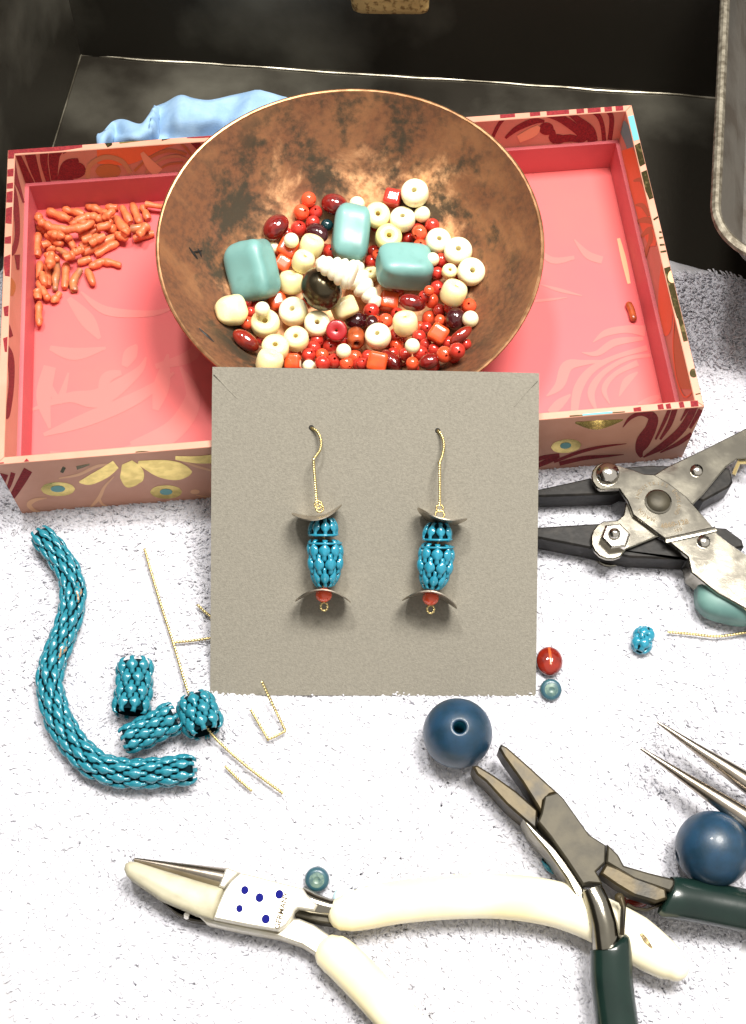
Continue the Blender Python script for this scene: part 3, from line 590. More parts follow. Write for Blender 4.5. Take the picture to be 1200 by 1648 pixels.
def bowl():
    t = thing('copper_bowl', 'hammered copper bowl with dark tarnish, standing in the box full of beads', 'bowl', (BC[0], BC[1], .34))
    seg = 96; V = []; Fc = []; qs = [0.001] + list(np.linspace(.06, 1, 34)); rings = []
    for q in qs: rings.append([bowlpt(q, 2 * math.pi * j / seg) + BN * (.012 * mnoise.noise(Vector((q * 9, 3 * math.cos(2 * math.pi * j / seg), 3 * math.sin(2 * math.pi * j / seg))))) for j in range(seg)])
    n_in = len(rings)
    for q in qs[::-1]: rings.append([bowlpt(q, 2 * math.pi * j / seg, .05) * 1 + (BU * math.cos(2 * math.pi * j / seg) + BV * math.sin(2 * math.pi * j / seg)) * .045 * q ** 2 for j in range(seg)])
    for r in rings: V += r
    for i in range(len(rings) - 1):
        if i == n_in - 1: continue
        for j in range(seg):
            k = (j + 1) % seg; Fc.append((i * seg + j, i * seg + k, (i + 1) * seg + k, (i + 1) * seg + j))
    part('bowl_wall', (V, Fc), M['copper'], t, smooth=60)
    P = [bowlpt(1, 2 * math.pi * j / seg, .02) + (BU * math.cos(2 * math.pi * j / seg) + BV * math.sin(2 * math.pi * j / seg)) * .022 + BN * .012 * mnoise.noise(Vector((j * .3, 0, 0))) for j in range(seg + 1)]
    part('rim', tube(P, .034, 8, rb=.03, caps=False), M['coprim'], t)
    for pts in ([(304, 398), (312, 410), (318, 417)], [(318, 400), (324, 414)], [(320, 528), (332, 540), (344, 550)], [(308, 406), (325, 403)]):
        Q = []
        for x, y in crom(pts, 4)[:, :2]:
            P0_ = at(x, y, 1.6)
            for _ in range(12): P0_ = at(x, y, bowlz(P0_[0], P0_[1])[0] + .008)
            Q.append(P0_)
        part('verdigris_streak', tube(Q, [.03 * (1 - .8 * abs(2 * k / (len(Q) - 1) - 1)) for k in range(len(Q))], 6, rb=.006), M['black'], t)
bowl()
# ---------------------------------------------------------------- beads in the bowl
z3 = ZM(330, 270, 4.4444); z4 = ZM(580, 270, 4.4444)
# kind, zoom, x, y, radius(zoom px), extra
NUG = [('nug', z3, 335, 740, (178, 222, 150), (4, .35)), ('nug', z3, 1045, 470, (140, 208, 140), (4, .42)), ('nug', z4, 315, 705, (208, 158, 150), (-6, .42))]
REDS = [(z3, a) for a in ((740, 228, 52), (688, 318, 54), (790, 318, 46), (668, 435, 54), (770, 392, 48), (325, 1030, 34), (300, 1110, 45), (800, 1235, 45), (775, 1290, 50), (893, 1275, 52), (985, 1235, 45), (738, 1340, 48), (835, 1340, 45), (925, 1380, 50), (838, 1398, 52), (645, 1330, 42), (1070, 1355, 50), (1105, 1410, 50), (1165, 1345, 42), (400, 1230, 35), (890, 595, 45), (1180, 1020, 48), (1010, 1400, 48))] + \
       [(z4, a) for a in ((512, 412, 48), (420, 465, 52), (338, 505, 42), (425, 560, 48), (580, 660, 48), (550, 755, 45), (550, 860, 50), (665, 790, 40), (505, 950, 50), (455, 920, 40), (565, 1020, 42), (490, 1075, 50), (568, 1090, 38), (640, 1000, 42), (775, 988, 50), (78, 1022, 52), (95, 1105, 48), (180, 1095, 50), (425, 1140, 40), (470, 1145, 40), (418, 1210, 48), (465, 1265, 42), (258, 1270, 48), (428, 1325, 52), (320, 1335, 45), (525, 1298, 42), (600, 1335, 55), (690, 1310, 55), (370, 1400, 45), (515, 1415, 50), (55, 1350, 45), (10, 1400, 40), (75, 670, 45), (120, 620, 36), (490, 880, 36), (250, 1190, 40), (230, 1330, 42))]
CRE = [(z4, 388, 182, 100, 'ring'), (z4, 120, 340, 92, 'ring'), (z4, 300, 370, 92, 'ring'), (z4, 200, 498, 97, 'ringy'), (z4, 555, 525, 92, 'ring'), (z4, 697, 600, 102, 'ring'), (z4, 790, 745, 100, 'ring'), (z4, 320, 1115, 95, 'barrel'), (z4, 125, 1205, 94, 'ring'), (z4, 665, 895, 98, 'barrel'),
       (z3, 185, 1020, 112, 'lump'), (z3, 430, 1115, 105, 'ring'), (z3, 632, 1030, 105, 'ring'), (z3, 800, 1115, 94, 'ring'), (z3, 650, 1225, 92, 'ring'), (z3, 500, 1290, 100, 'ring'), (z3, 460, 1390, 102, 'barrel'), (z3, 760, 560, 90, 'barrel'), (z3, 700, 670, 84, 'barrel'), (z3, 615, 820, 94, 'barrel'), (z3, 995, 1005, 92, 'cube'),
       (z4, 440, 332, 60, 'round'), (z4, 635, 742, 56, 'ringsm'), (z4, 785, 1082, 61, 'round'), (z4, 370, 1275, 56, 'round'), (z4, 515, 655, 50, 'round'), (z4, 75, 760, 56, 'ringsm'), (z3, 1085, 262, 58, 'round'), (z3, 408, 1012, 56, 'round'), (z3, 990, 1312, 56, 'round'), (z3, 740, 1420, 48, 'round'), (z3, 485, 572, 46, 'round'), (z3, 615, 520, 56, 'round')]
OVL = [(z3, 505, 425, 108, 84, -50, 'carn', 'dark red translucent oval bead'), (z3, 925, 262, 98, 78, 15, 'carn', 'dark red translucent oval bead'), (z3, 800, 465, 90, 66, 40, 'maroon', 'dark garnet oval bead'), (z3, 290, 1235, 110, 62, 35, 'carnl', 'bright red translucent oval bead'), (z3, 1080, 1095, 82, 66, 0, 'maroon', 'dark garnet oval bead'),
       (z4, 370, 965, 100, 62, 10, 'carn', 'dark red translucent oval bead'), (z4, 680, 1080, 74, 82, 0, 'maroon', 'dark garnet oval bead'), (z4, 715, 1200, 100, 44, -42, 'carnl', 'bright red translucent oval bead'), (z4, 215, 1375, 100, 56, 50, 'carn', 'dark red translucent oval bead'), (z4, 490, 1385, 76, 56, -20, 'carn', 'dark red translucent oval bead'), (z3, 1190, 1110, 50, 60, 0, 'maroon', 'dark garnet oval bead')]
CUB = [(z3, 590, 582, 74, 25, 'cubeo'), (z3, 555, 690, 62, 30, 'cubeo'), (z3, 515, 955, 66, -20, 'cubeo'), (z3, 625, 1388, 60, 5, 'cubeo'), (z4, 230, 220, 66, 15, 'redb'), (z4, 200, 955, 70, 3, 'cubeo'), (z4, 555, 1190, 70, 30, 'cubeo'), (z4, 120, 1390, 76, 12, 'cubeo')]
PLACED = []     # (centre, radius)
def drop(px, py, rpx, tol=.86, base=None, extra=0.):
    """lower a bead of pixel radius rpx along the sight line until it meets the bowl or a bead already there"""
    d = ray(px, py); dn = d / np.linalg.norm(d); lo = 12.; best = None
    PC = np.array([c for c, _ in PLACED]) if PLACED else None; PR = np.array([q for _, q in PLACED])
    k = 15.; step = .02
    if PC is not None:     # first contact with a placed bead, solved along the line
        g = rpx / FPX * (dn @ FW); w = PC - CAM; s_ = w @ dn; d2 = (w * w).sum(1) - s_ ** 2; r0 = g * s_
        lim = (r0 + PR) * tol; ok = d2 < lim ** 2
        kc = (s_[ok] - np.sqrt(lim[ok] ** 2 - d2[ok])).min() if ok.any() else 99.
    else: kc = 99.
    while k < 30:
        P = CAM + dn * k; r = rpx * (P - CAM) @ FW / FPX
        if k >= kc or P[2] - r * .9 < bowlz(P[0], P[1])[0]: break
        k += step
    P = CAM + dn * (k - .02 - extra); PLACED.append((P, r)); return P, r
def axq(ang_tilt, ang_az): return np.array([math.sin(ang_tilt) * math.cos(ang_az), math.sin(ang_tilt) * math.sin(ang_az), math.cos(ang_tilt)])
def roundprof(r, hole, n=9, flat=1.):
    a0 = math.asin(hole / r); pr = []
    for k in range(n + 1):
        a = -math.pi / 2 + a0 + (math.pi - 2 * a0) * k / n; pr.append((r * math.cos(a), r * math.sin(a) * flat))
    h = pr[-1][1]; return pr + [(hole, h * .5), (hole, -h * .5)]
def ringprof(r, h, hole, b=.35):
    e = min(r, h) * b; return [(hole, -h + e * .4), (hole + e * .5, -h), (r - e, -h), (r - e * .3, -h + e * .3), (r, -h + e), (r * 1.02, 0), (r, h - e), (r - e * .3, h - e * .3), (r - e, h), (hole + e * .5, h), (hole, h - e * .4)]
BEADS = []      # (object, kind phrase, px, py) for labels
def bead(name, vf, mt, phrase, px, py, cat='bead', smooth=50, group=None):
    o = part(name, vf, M[mt], smooth=smooth, org=np.array(vf[0]).mean(0)); BEADS.append((o, phrase, px, py, cat, group)); return o
# a hidden-to-half-seen bottom layer of the same small red beads
lay = []
while len(lay) < 70:
    x = rng.uniform(375, 770); y = rng.uniform(330, 640)
    dx, dy = (x - 575) / 185, (y - 500) / 165
    if dx * dx + dy * dy < 1 and all(math.hypot(x - a, y - b) > 20 for a, b in lay): lay.append((x, y))
for x, y in lay:
    P, r = drop(x, y, rng.uniform(9.5, 11.5), .9)
    if y < 600: bead('red_bead', lathe(roundprof(r, r * .25), 14, P, axq(rng.uniform(0, 1.5), rng.uniform(0, 6.3)), True), 'redb', 'small dark red seed bead', x, y)
for zm, (x, y, r_) in REDS:
    px, py = zm(x, y); P, r = drop(px, py, r_ / 4.444 * 1.1, .86)
    bead('red_bead', lathe(roundprof(r, r * .17, flat=.94), 16, P, axq(rng.uniform(.15, 1.5), rng.uniform(-2.6, 0)), True), 'redb' if rng.random() < .75 else 'redo', 'small glossy red round bead', px, py)
P, r = drop(*z3(870, 412), 46 / 4.44); bead('teal_bead', lathe(roundprof(r, r * .2), 16, P, (1, 0, .3), True), 'tealdk', 'small dark teal glass bead', *z3(870, 412))
# cut face towards the camera direction with random tilt
VIEW = -FW
for zm, x, y, a, b, ang, mt, ph in OVL:
    px, py = zm(x, y); P, r = drop(px, py, (a + b) / 2 / 4.444, .8); s = r / ((a + b) / 2)
    V, Fc = lathe([(1e-4, -1)] + [(math.cos(t), math.sin(t)) for t in np.linspace(-1.4, 1.4, 13)] + [(1e-4, 1)], 20); V = np.array(V)
    V = V * [a * s, b * s, b * s * .8]; c_, s_ = math.cos(R(-ang)), math.sin(R(-ang))
    V = np.stack([V[:, 0] * c_ - V[:, 1] * s_, V[:, 0] * s_ + V[:, 1] * c_, V[:, 2]], 1)
    q = rng.uniform(-.25, .25); V = V @ np.array(Euler((.3 + q, q, 0)).to_matrix()).T
    o = bead('oval_bead', (V + P, Fc), mt, ph, px, py, smooth=80)
for zm, x, y, s_, ang, mt in CUB:
    px, py = zm(x, y); P, r = drop(px, py, s_ / 4.444, .82)
    bead('cube_bead', rbox(P, np.array([.92, .92, .85]) * r, np.array(Euler((rng.uniform(.2, .6), rng.uniform(-.3, .3), R(-ang))).to_matrix()), .35, 6), mt, 'small orange-red square-cut bead' if mt == 'cubeo' else 'small brick red square-cut bead', px, py)
px, py = z3(938, 1165); P, r = drop(px, py, 76 / 4.444); bead('disc_bead', lathe(ringprof(r, r * .45, r * .12), 22, P, axq(.5, -1.5), True), 'crimson', 'crimson flat disc bead', px, py)
px, py = z3(1078, 1215); P, r = drop(px, py, 72 / 4.444); bead('barrel_bead', lathe(ringprof(r * .9, r * 1.05, r * .25, .6), 18, P, axq(1.25, -1.5), True), 'brownb', 'orange-brown barrel bead', px, py)
for zm, x, y, r_, kd in CRE:
    px, py = zm(x, y); P, r = drop(px, py, r_ / 4.444 * (.98), .84)
    if kd in ('ring', 'ringy', 'ringsm'):
        ax = VIEW * 1. + np.array([rng.uniform(-.2, .2), rng.uniform(.0, .5), rng.uniform(0, .35)])
        bead('ring_bead', lathe(ringprof(r, r * (.62 if kd != 'ringsm' else .7), r * .2, .55), 30, P, ax, True), {'ring': rng.choice(['cream', 'creamw']), 'ringy': 'creamy', 'ringsm': 'cream'}[kd], {'ring': 'cream bone ring bead', 'ringy': 'yellow bone ring bead', 'ringsm': 'small cream ring bead'}[kd], px, py)
    elif kd == 'barrel':
        bead('barrel_bead', lathe(ringprof(r * .95, r * .8, r * .14, .5), 28, P, VIEW + np.array([rng.uniform(-.5, .5), rng.uniform(.6, 1.3), .3]), True), 'cream', 'cream bone barrel bead', px, py)
    elif kd == 'cube': bead('block_bead', rbox(P, np.array([.95, .78, .8]) * r, np.array(Euler((.4, .1, R(28))).to_matrix()), .4, 7), 'cream', 'cream squarish bone bead', px, py)
    elif kd == 'lump': bead('lumpy_bead', rbox(P, np.array([1, 1, .85]) * r, np.array(Euler((.4, .1, R(15))).to_matrix()), .8, 9, .12), 'cream', 'lumpy pale cream bone nugget', px, py, smooth=80)
    else: bead('round_bead', lathe(roundprof(r, r * .12, 11), 22, P, axq(rng.uniform(.6, 1.5), rng.uniform(1, 2)), True), 'creamw', 'small round pale cream bead', px, py, smooth=80)
# dark bronze bead, nuggets, shells
px, py = z3(830, 868); P, r = drop(px, py, 36.5, .95)
BRONZE = (px, py)
V, Fc = lathe(roundprof(r, r * .14, 18, .86), 34, (0, 0, 0), (.75, .55, .1), True); o = bead('bronze_bead', (np.array(V) + P, Fc), 'bronze', None, px, py); tagit(o, 'large blackened bronze round bead under the white spiral shells', 'bead')
nl_ = ['large turquoise stone nugget at the left of the bead heap', 'upright turquoise stone nugget at the top middle of the bead heap', 'wide turquoise stone nugget at the right of the bead heap']
for i, (_, zm, x, y, (a, b, c), (ang, rd)) in enumerate(NUG):
    px, py = zm(x, y); P, r = drop(px, py, (a + b) / 2 / 4.444 * .92, .78); s = r / ((a + b) / 2 * .92)
    Rm = np.array(Euler(((.55, .35, -.1)[i], (-.55, .12, .2)[i], R(-ang))).to_matrix())
    V, Fc = rbox((0, 0, 0), np.array([a * s, b * s, c * s * .9]) * .95, Rm, .52, 16, .07)
    o = bead('turquoise_nugget', (V + P, Fc), 'turq', None, px, py, smooth=80); tagit(o, nl_[i], 'stone bead', 'turquoise nuggets in the copper bowl')
    ex = Rm @ np.array([0, -1, -.25]); P2 = P + ex * b * s * .985
    part('drill_hole', lathe([(1e-4, .012), (.03, .012), (.04, 0), (.0401, -.02)], 12, P2 * 1., tuple(ex)), M['tealdk'], o) if i == 0 else None
def shell(pa, pb, wpx, label):
    m = ((pa[0] + pb[0]) / 2, (pa[1] + pb[1]) / 2); P, r = drop(*m, wpx * .5, .92)
    A_ = onpl(*pa, P, VIEW); B_ = onpl(*pb, P, VIEW); L_ = np.linalg.norm(B_ - A_); n = 64; C_ = []; rad = []
    for k in range(n):
        t = k / (n - 1); C_.append(A_ + (B_ - A_) * t)
        prof = min(1, (t + .02) / .12) ** .5 * min(1, (1.02 - t) / .10) ** .5 * (.42 + .62 * t); rad.append(r * 1.12 * prof * (1 + .22 * (abs(math.sin(t * math.pi * 5.5)) ** .6) - .16))
    V, Fc = tube(C_, rad, 24, caps=True, rnd=False); V = np.array(V)
    V += np.array([[mnoise.noise(Vector(v * 9)) for _ in (0, 1, 2)] for v in V]) * .012
    o = bead('shell_bead', (V, Fc), 'shell', None, *m); tagit(o, label, 'shell bead', 'white spiral shells'); return o
shell((508, 421), (572, 446), 46, 'white ridged spiral shell lying on the dark bronze bead')
shell((609, 494), (558, 428), 42, 'white ridged spiral shell slanting below the upright turquoise nugget')
# ---- labels: each bead by its kind and where it lies about the stones
LMK = [('the left turquoise nugget', *z3(335, 740)), ('the upright turquoise nugget', *z3(1045, 470)), ('the wide turquoise nugget', *z4(315, 705)), ('the bronze bead', *z3(830, 868))]
DIRS = ['right of', 'upper right of', 'above', 'upper left of', 'left of', 'lower left of', 'below', 'lower right of']
buck = {}
for o, ph, x, y, cat, g in BEADS:
    if ph is None: continue
    L = min(LMK, key=lambda l: math.hypot(x - l[1], y - l[2])); a = math.atan2(L[2] - y, x - L[1]); k = int(round(a / (math.pi / 4))) % 8
    buck.setdefault((ph, k, L[0]), []).append((math.hypot(x - L[1], y - L[2]), o))
ORDN = ['nearest', 'second', 'third', 'fourth', 'fifth', 'sixth', 'seventh', 'eighth', 'ninth', 'tenth', 'eleventh', 'twelfth', 'thirteenth', 'fourteenth', 'fifteenth', 'sixteenth', 'seventeenth', 'eighteenth', 'nineteenth', 'twentieth', 'farthest', 'farthest']
for (ph, k, L), lst in buck.items():
    lst.sort(key=lambda q: q[0])
    for i, (_, o) in enumerate(lst):
        o['label'] = f'{ph} {DIRS[k]} {L}' if len(lst) == 1 else (f'{ph}, {ORDN[i]} {DIRS[k]} {L}' if i == 0 else f'{ph}, {ORDN[i]} nearest {DIRS[k]} {L}')
        o['category'] = 'bead'
        o['group'] = {'small glossy red round bead': 'small red beads in the bowl', 'small dark red seed bead': 'dark red beads low in the bowl', 'cream bone ring bead': 'cream ring beads in the bowl'}.get(ph, ph.replace(' bead', ' beads') + ' in the bowl')
# ---------------------------------------------------------------- coral sticks
STK = [[(205, 490), (225, 530), (310, 562), (420, 560), (490, 530)], [(255, 465), (380, 515)], [(340, 455), (450, 485)], [(470, 440), (530, 460), (590, 500)], [(570, 445), (630, 447)], [(650, 440), (700, 530)], [(712, 435), (745, 520)], [(765, 440), (795, 510)], [(780, 430), (900, 448)],
       [(620, 505), (680, 580)], [(715, 615), (825, 585)], [(700, 562), (800, 552)], [(390, 535), (470, 498), (540, 510)], [(420, 602), (520, 570)], [(203, 590), (195, 710)], [(210, 545), (240, 572)], [(250, 590), (330, 650)], [(240, 630), (280, 682)], [(310, 670), (390, 715)], [(350, 590), (400, 670)],
       [(430, 662), (540, 590)], [(450, 692), (620, 602)], [(510, 702), (635, 632)], [(560, 540), (620, 572)], [(630, 592), (668, 610)], [(480, 768), (560, 738), (645, 758)], [(420, 742), (490, 722)], [(470, 785), (495, 850)], [(212, 740), (210, 830)], [(255, 740), (255, 870)], [(305, 740), (295, 880)], [(355, 750), (345, 880)],
       [(430, 780), (392, 850), (402, 892)], [(205, 850), (252, 930)], [(197, 890), (205, 935)], [(315, 908), (285, 955)], [(208, 965), (210, 1068)], [(330, 565), (372, 622)], [(440, 625), (500, 605)], [(250, 702), (300, 722)], [(545, 510), (600, 530)], [(390, 690), (450, 670)], [(430, 525), (505, 545)], [(480, 640), (560, 600)], [(520, 560), (590, 540)], [(270, 590), (330, 600)], [(660, 590), (690, 560)], [(225, 650), (260, 640)], [(265, 760), (275, 700)], [(340, 720), (400, 700)], [(740, 600), (790, 540)], [(600, 470), (560, 500)], [(225, 800), (240, 860)]]
CP = []
def stick(pts, rp, mt, name='coral_stick'):
    px = crom([z5(*p) if pts is not None else p for p in pts], 5) if rp is not None else None
    return px
rows = []
order = list(range(len(STK))); hooked = order.pop(0); order.append(hooked)
for i in order:
    px = crom([z5(*p) for p in STK[i]], 5); r = rng.uniform(.066, .084); z = ZF + r
    while True:
        Pm = np.array([at(x, y, z) for x, y in px])
        if not CP: break
        allp = np.vstack([c for c, _ in CP]); rad_ = np.concatenate([[q] * len(c) for c, q in CP])
        dmin = (np.linalg.norm(Pm[:, None] - allp[None], axis=2) - (rad_ + r)[None] * .72).min()
        if dmin > 0 or z > ZF + .55: break
        z += .015
    P = Pm; CP.append((P, r)); n = len(P)
    P = P + np.array([[.016 * mnoise.noise(Vector((k * .8, i * 3.1, c))) for c in range(3)] for k in range(n)])
    rad = [r * (.97 + .42 * mnoise.noise(Vector((k * .9, i * 2.3, 5)))) * (1 - .18 * (k in (0, n - 1))) for k in range(n)]
    P = crom(np.c_[P, rad], 2); rad = P[:, 3]; P = P[:, :3]
    brown = i in (30, 32, 18, 11)
    o = part('coral_stick', tube(P, rad, 10, rnd=(i % 3 == 0), up=(0, .1, 1)), M['coralb' if brown else 'coral'], smooth=60)
    c = px.mean(0); L = np.linalg.norm(px[-1] - px[0]); rows.append((o, c[0], c[1], L, brown, i))
bands = [('top', 0, 345), ('upper', 345, 370), ('middle', 370, 420), ('lower', 420, 455), ('bottom', 455, 600)]
for nm, lo, hi in bands:
    L = sorted([q for q in rows if lo <= q[2] < hi], key=lambda q: q[1])
    for k, q in enumerate(L):
        desc = 'long hooked orange coral stick' if q[5] == 0 else ('brownish' if q[4] else 'orange') + ' coral stick' 
        pos = 'leftmost' if k == 0 else ('rightmost' if k == len(L) - 1 else (['', 'second', 'third', 'fourth', 'fifth', 'sixth', 'seventh', 'eighth', 'ninth', 'tenth', 'eleventh', 'twelfth', 'thirteenth', 'fourteenth', 'fifteenth', 'sixteenth', 'seventeenth', 'eighteenth', 'nineteenth', 'twentieth', 'twenty-first', 'twenty-second', 'twenty-third'][k] + ' from left'))
        tagit(q[0], f'{desc}, {pos} in the {nm} band of the coral heap', 'coral', 'coral sticks heaped in the box corner')
P = np.array([at(x, y, ZF + .06) for x, y in crom([(1012, 491), (1016, 500), (1019, 512)], 4)])
tagit(part('coral_stick', tube(P, .065, 10, rnd=True), M['brownb'], smooth=60), 'single orange-brown coral stick alone at the right side of the box floor', 'coral')
# ---------------------------------------------------------------- earring card
CB0 = at(338, 1117, .05); CB1 = at(862, 1118, .05); LEAN = R(27.5); CS = 5.0
CX = (CB1 - CB0) / np.linalg.norm(CB1 - CB0); CY = np.array([0, math.cos(LEAN), math.sin(LEAN)]); CN = np.cross(CX, CY); CN /= np.linalg.norm(CN)
def oncard(x, y, h=0.): return onpl(x, y, CB0 + CN * h, CN)
cards = thing('earring_card', 'square grey-brown kraft card leaning on the bowl, holding the two earrings', 'card', (CB0 + CB1) / 2)
cor = [oncard(*p) for p in ((338, 1119), (862, 1120), (868, 600), (604, 597), (341, 590))]; tck = .035
def warp(P):   # card is very slightly bowed
    return P
def cardmesh():
    n = 40; V = []; Fc = []
    bl, br, tr, _, tl = cor
    for side in (0, 1):
        for j in range(n + 1):
            for i in range(n + 1):
                u, v = i / n, j / n; P = (bl * (1 - u) + br * u) * (1 - v) + (tl * (1 - u) + tr * u) * v
                P = P + CN * (.02 * math.sin(math.pi * v) - .01 * math.cos(math.pi * u * 2) * v)
                # creased, softened corners
                cr = max(0, 1 - (u + (1 - v)) / .085) + max(0, 1 - ((1 - u) + (1 - v)) / .085)
                P = P - CN * (.035 * cr) - CN * (tck if side else 0); V.append(P)
    m = (n + 1) ** 2
    for side in (0, 1):
        for j in range(n):
            for i in range(n):
                a = side * m + j * (n + 1) + i; Fc.append((a, a + 1, a + n + 2, a + n + 1) if not side else (a, a + n + 1, a + n + 2, a + 1))
    ring = [i for i in range(n + 1)] + [j * (n + 1) + n for j in range(1, n + 1)] + [n * (n + 1) + i for i in range(n - 1, -1, -1)] + [j * (n + 1) for j in range(n - 1, 0, -1)]
    for k in range(len(ring)): a, b = ring[k], ring[(k + 1) % len(ring)]; Fc.append((a, m + a, m + b, b))
    return V, Fc
part('board', cardmesh(), M['card'], cards, smooth=25)
ze = ZM(440, 660, 3.75)
def ch(x, y):   # surface height of bowed card above its base plane
    P = oncard(x, y); v = (P - CB0) @ CY / CS; u = (P - CB0) @ CX / CS; return .02 * math.sin(math.pi * v) - .01 * math.cos(math.pi * u * 2) * v
for hx, hy in ((228, 106), (990, 124)):
    x, y = ze(hx, hy); P = oncard(x, y, ch(x, y) + .003); part('punched_hole', lathe([(1e-4, 0), (.034, .0), (.042, -.002)], 16, P, CN), M['dot'], cards)
for pts in ([(344, 601), (355, 613), (368, 627), (382, 641)], [(865, 611), (852, 625), (838, 641), (827, 654)]):    # pressed crease lines
    Q = [oncard(x, y, ch(x, y) + .0) for x, y in crom(pts, 5)[:, :2]]; part('crease', tube(Q, .012, 6, rb=.005), M['card'], cards)
# ---------------------------------------------------------------- enamel links
def linkmesh(name, mt):
    """unit link: length 1 along x, width 1 along y, dome up z; necks at both ends, ends hook down"""
    V = []; Fc = []; nx, ny = 17, 7
    for i in range(nx):
        t = -1 + 2 * i / (nx - 1); a = abs(t)
        wv = .5 * math.sqrt(max(0, 1 - (a / .52) ** 2)); wv = max(wv, .20 if a < .9 else .23)
        dome = .05 + .17 * math.sqrt(max(0, 1 - (a / .56) ** 2)); bend = -.05 * a * a - (.22 * max(0, a - .78) / .22)
        for j in range(ny):
            s = -1 + 2 * j / (ny - 1)
            V.append((t * .5, s * wv, dome * (1 - abs(s) ** 2.2) + bend - .10 * s * s))
    for i in range(nx - 1):
        for j in range(ny - 1): a = i * ny + j; Fc.append((a, a + ny, a + ny + 1, a + 1))
    # thickness rim
    ring = [j for j in range(ny)] + [i * ny + ny - 1 for i in range(1, nx)] + [(nx - 1) * ny + j for j in range(ny - 2, -1, -1)] + [i * ny for i in range(nx - 2, 0, -1)]
    n0 = len(V); V += [(V[k][0] * .97, V[k][1] * .9, V[k][2] - .12) for k in ring]
    for k in range(len(ring)): k2 = (k + 1) % len(ring); Fc.append((ring[k], ring[k2], n0 + k2, n0 + k))
    Fc.append(tuple(range(n0, n0 + len(ring))))
    m = mesh(name, V, Fc, 60); m.materials.append(M[mt]); bm = bmesh.new(); bm.from_mesh(m); bmesh.ops.recalc_face_normals(bm, faces=bm.faces); bm.to_mesh(m); bm.free(); return m
LK = {k: linkmesh('link', k) for k in ('enamel', 'enamel2', 'chip')}
def linktube(parent, path, rad, rows, n, mt, up=(0, 0, 1), llen=1.55, wfac=.86, drop_ends=0., chips=(), phase=0.):
    """links set in staggered rings round a path; rad = function(t)"""
    P = np.array(path, float); seg = np.r_[0, np.cumsum(np.linalg.norm(np.diff(P, axis=0), axis=1))]; Lt = seg[-1]
    T, S, U = frames(P, up); o0 = ORG[parent.name]; pitch = Lt / rows; cnt = 0
    part('gap_shade_core', tube(P, [max(.02, rad(q / Lt) * .80) for q in seg], 16, caps=False, up=up), M['gapshade'], parent, smooth=60)  # added dark core: paints the shade seen through the link gaps
    for k in range(rows):
        s = (k + .5) * pitch; c = np.array([np.interp(s, seg, P[:, i]) for i in range(3)]); t = np.array([np.interp(s, seg, T[:, i]) for i in range(3)]); t /= np.linalg.norm(t)
        sv = np.array([np.interp(s, seg, S[:, i]) for i in range(3)]); sv -= t * (sv @ t); sv /= np.linalg.norm(sv); uv = np.cross(sv, t)
        r = rad(s / Lt); r0 = rad(max(0, s / Lt - .5 / rows)); r1 = rad(min(1, s / Lt + .5 / rows)); slope = (r1 - r0) / pitch
        for j in range(n):
            a = 2 * math.pi * (j + .5 * (k % 2) + phase) / n; out = sv * math.cos(a) + uv * math.sin(a)
            if drop_ends and k in (0,) and (j % 2): pass
            tt = t + out * slope; tt /= np.linalg.norm(tt); yy = np.cross(out, tt); yy /= np.linalg.norm(yy); oo = np.cross(tt, yy)
            wv = 2 * math.pi * r / n * wfac; ll = pitch * llen
            mk = 'chip' if (k, j) in chips else mt
            o = bpy.data.objects.new('link', LK[mk]); COL.objects.link(o); o.parent = parent
            jit = rng.normal(0, .045, 3)
            Mx = np.eye(4); Mx[:3, 0] = tt * ll; Mx[:3, 1] = yy * wv; Mx[:3, 2] = oo * wv * .85; Mx[:3, 3] = c + out * r * (1 + .018 * rng.normal()) - o0
            o.matrix_local = Matrix(Mx.tolist()) @ Euler(jit * .8).to_matrix().to_4x4(); cnt += 1
    return cnt
def pathz(pts, z, n=6): return np.array([at(x, y, z if not callable(z) else z(k)) for k, (x, y) in enumerate(crom(pts, n)[:, :2])])
zn = ZM(30, 820, 3.434)
t = thing('link_necklace', 'long curved tube of teal enamel links lying at the left of the towel', 'necklace', at(120, 1100, 0))
path = pathz([zn(*p) for p in ((118, 140), (215, 250), (280, 360), (300, 470), (280, 600), (230, 740), (178, 880), (178, 1020), (215, 1150), (290, 1280), (400, 1395), (530, 1450), (670, 1462), (810, 1450), (955, 1438))], .27)
linktube(t, path, lambda s: .183 + .032 * s, 25, 7, 'enamel2', wfac=.80, chips=((5, 2), (9, 2)))
t = thing('link_segment', 'upright short piece of teal enamel link tube above the tilted piece', 'chain segment', at(215, 1105, 0), 'cut pieces of link tube')
linktube(t, pathz([zn(640, 850), (216, 1100), zn(618, 1120)], .33), lambda s: .262 + .01 * s, 4, 8, 'enamel2')
t = thing('link_segment', 'slanting short piece of teal enamel link tube touching the necklace end', 'chain segment', at(245, 1172, 0), 'cut pieces of link tube')
linktube(t, pathz([zn(590, 1275), zn(730, 1215), zn(860, 1145)], .36), lambda s: .215 + .03 * s, 4, 8, 'enamel2')
t = thing('link_segment', 'barrel of teal enamel links with chipped spots threaded on gold wire', 'chain segment', at(322, 1150, 0), 'cut pieces of link tube')
linktube(t, pathz([zn(965, 1040), zn(1000, 1140), zn(1030, 1225)], .34), lambda s: .20 + .09 * math.sin(math.pi * min(1, .15 + .6 * s)), 3, 8, 'enamel2', chips=((1, 5), (1, 4), (2, 6)))
t = thing('link_cluster', 'tiny crumpled knot of turquoise links beside the gold wire at right', 'bead', at(1033, 1033, 0))
linktube(t, pathz([(1040, 1012), (1034, 1030), (1028, 1048)], .17), lambda s: .10 + .05 * math.sin(math.pi * s), 2, 5, 'enamel', llen=1.35, wfac=1.15)
t = thing('loose_link', 'single teal link half under the green-handled pliers', 'bead', at(885, 1390, 0))
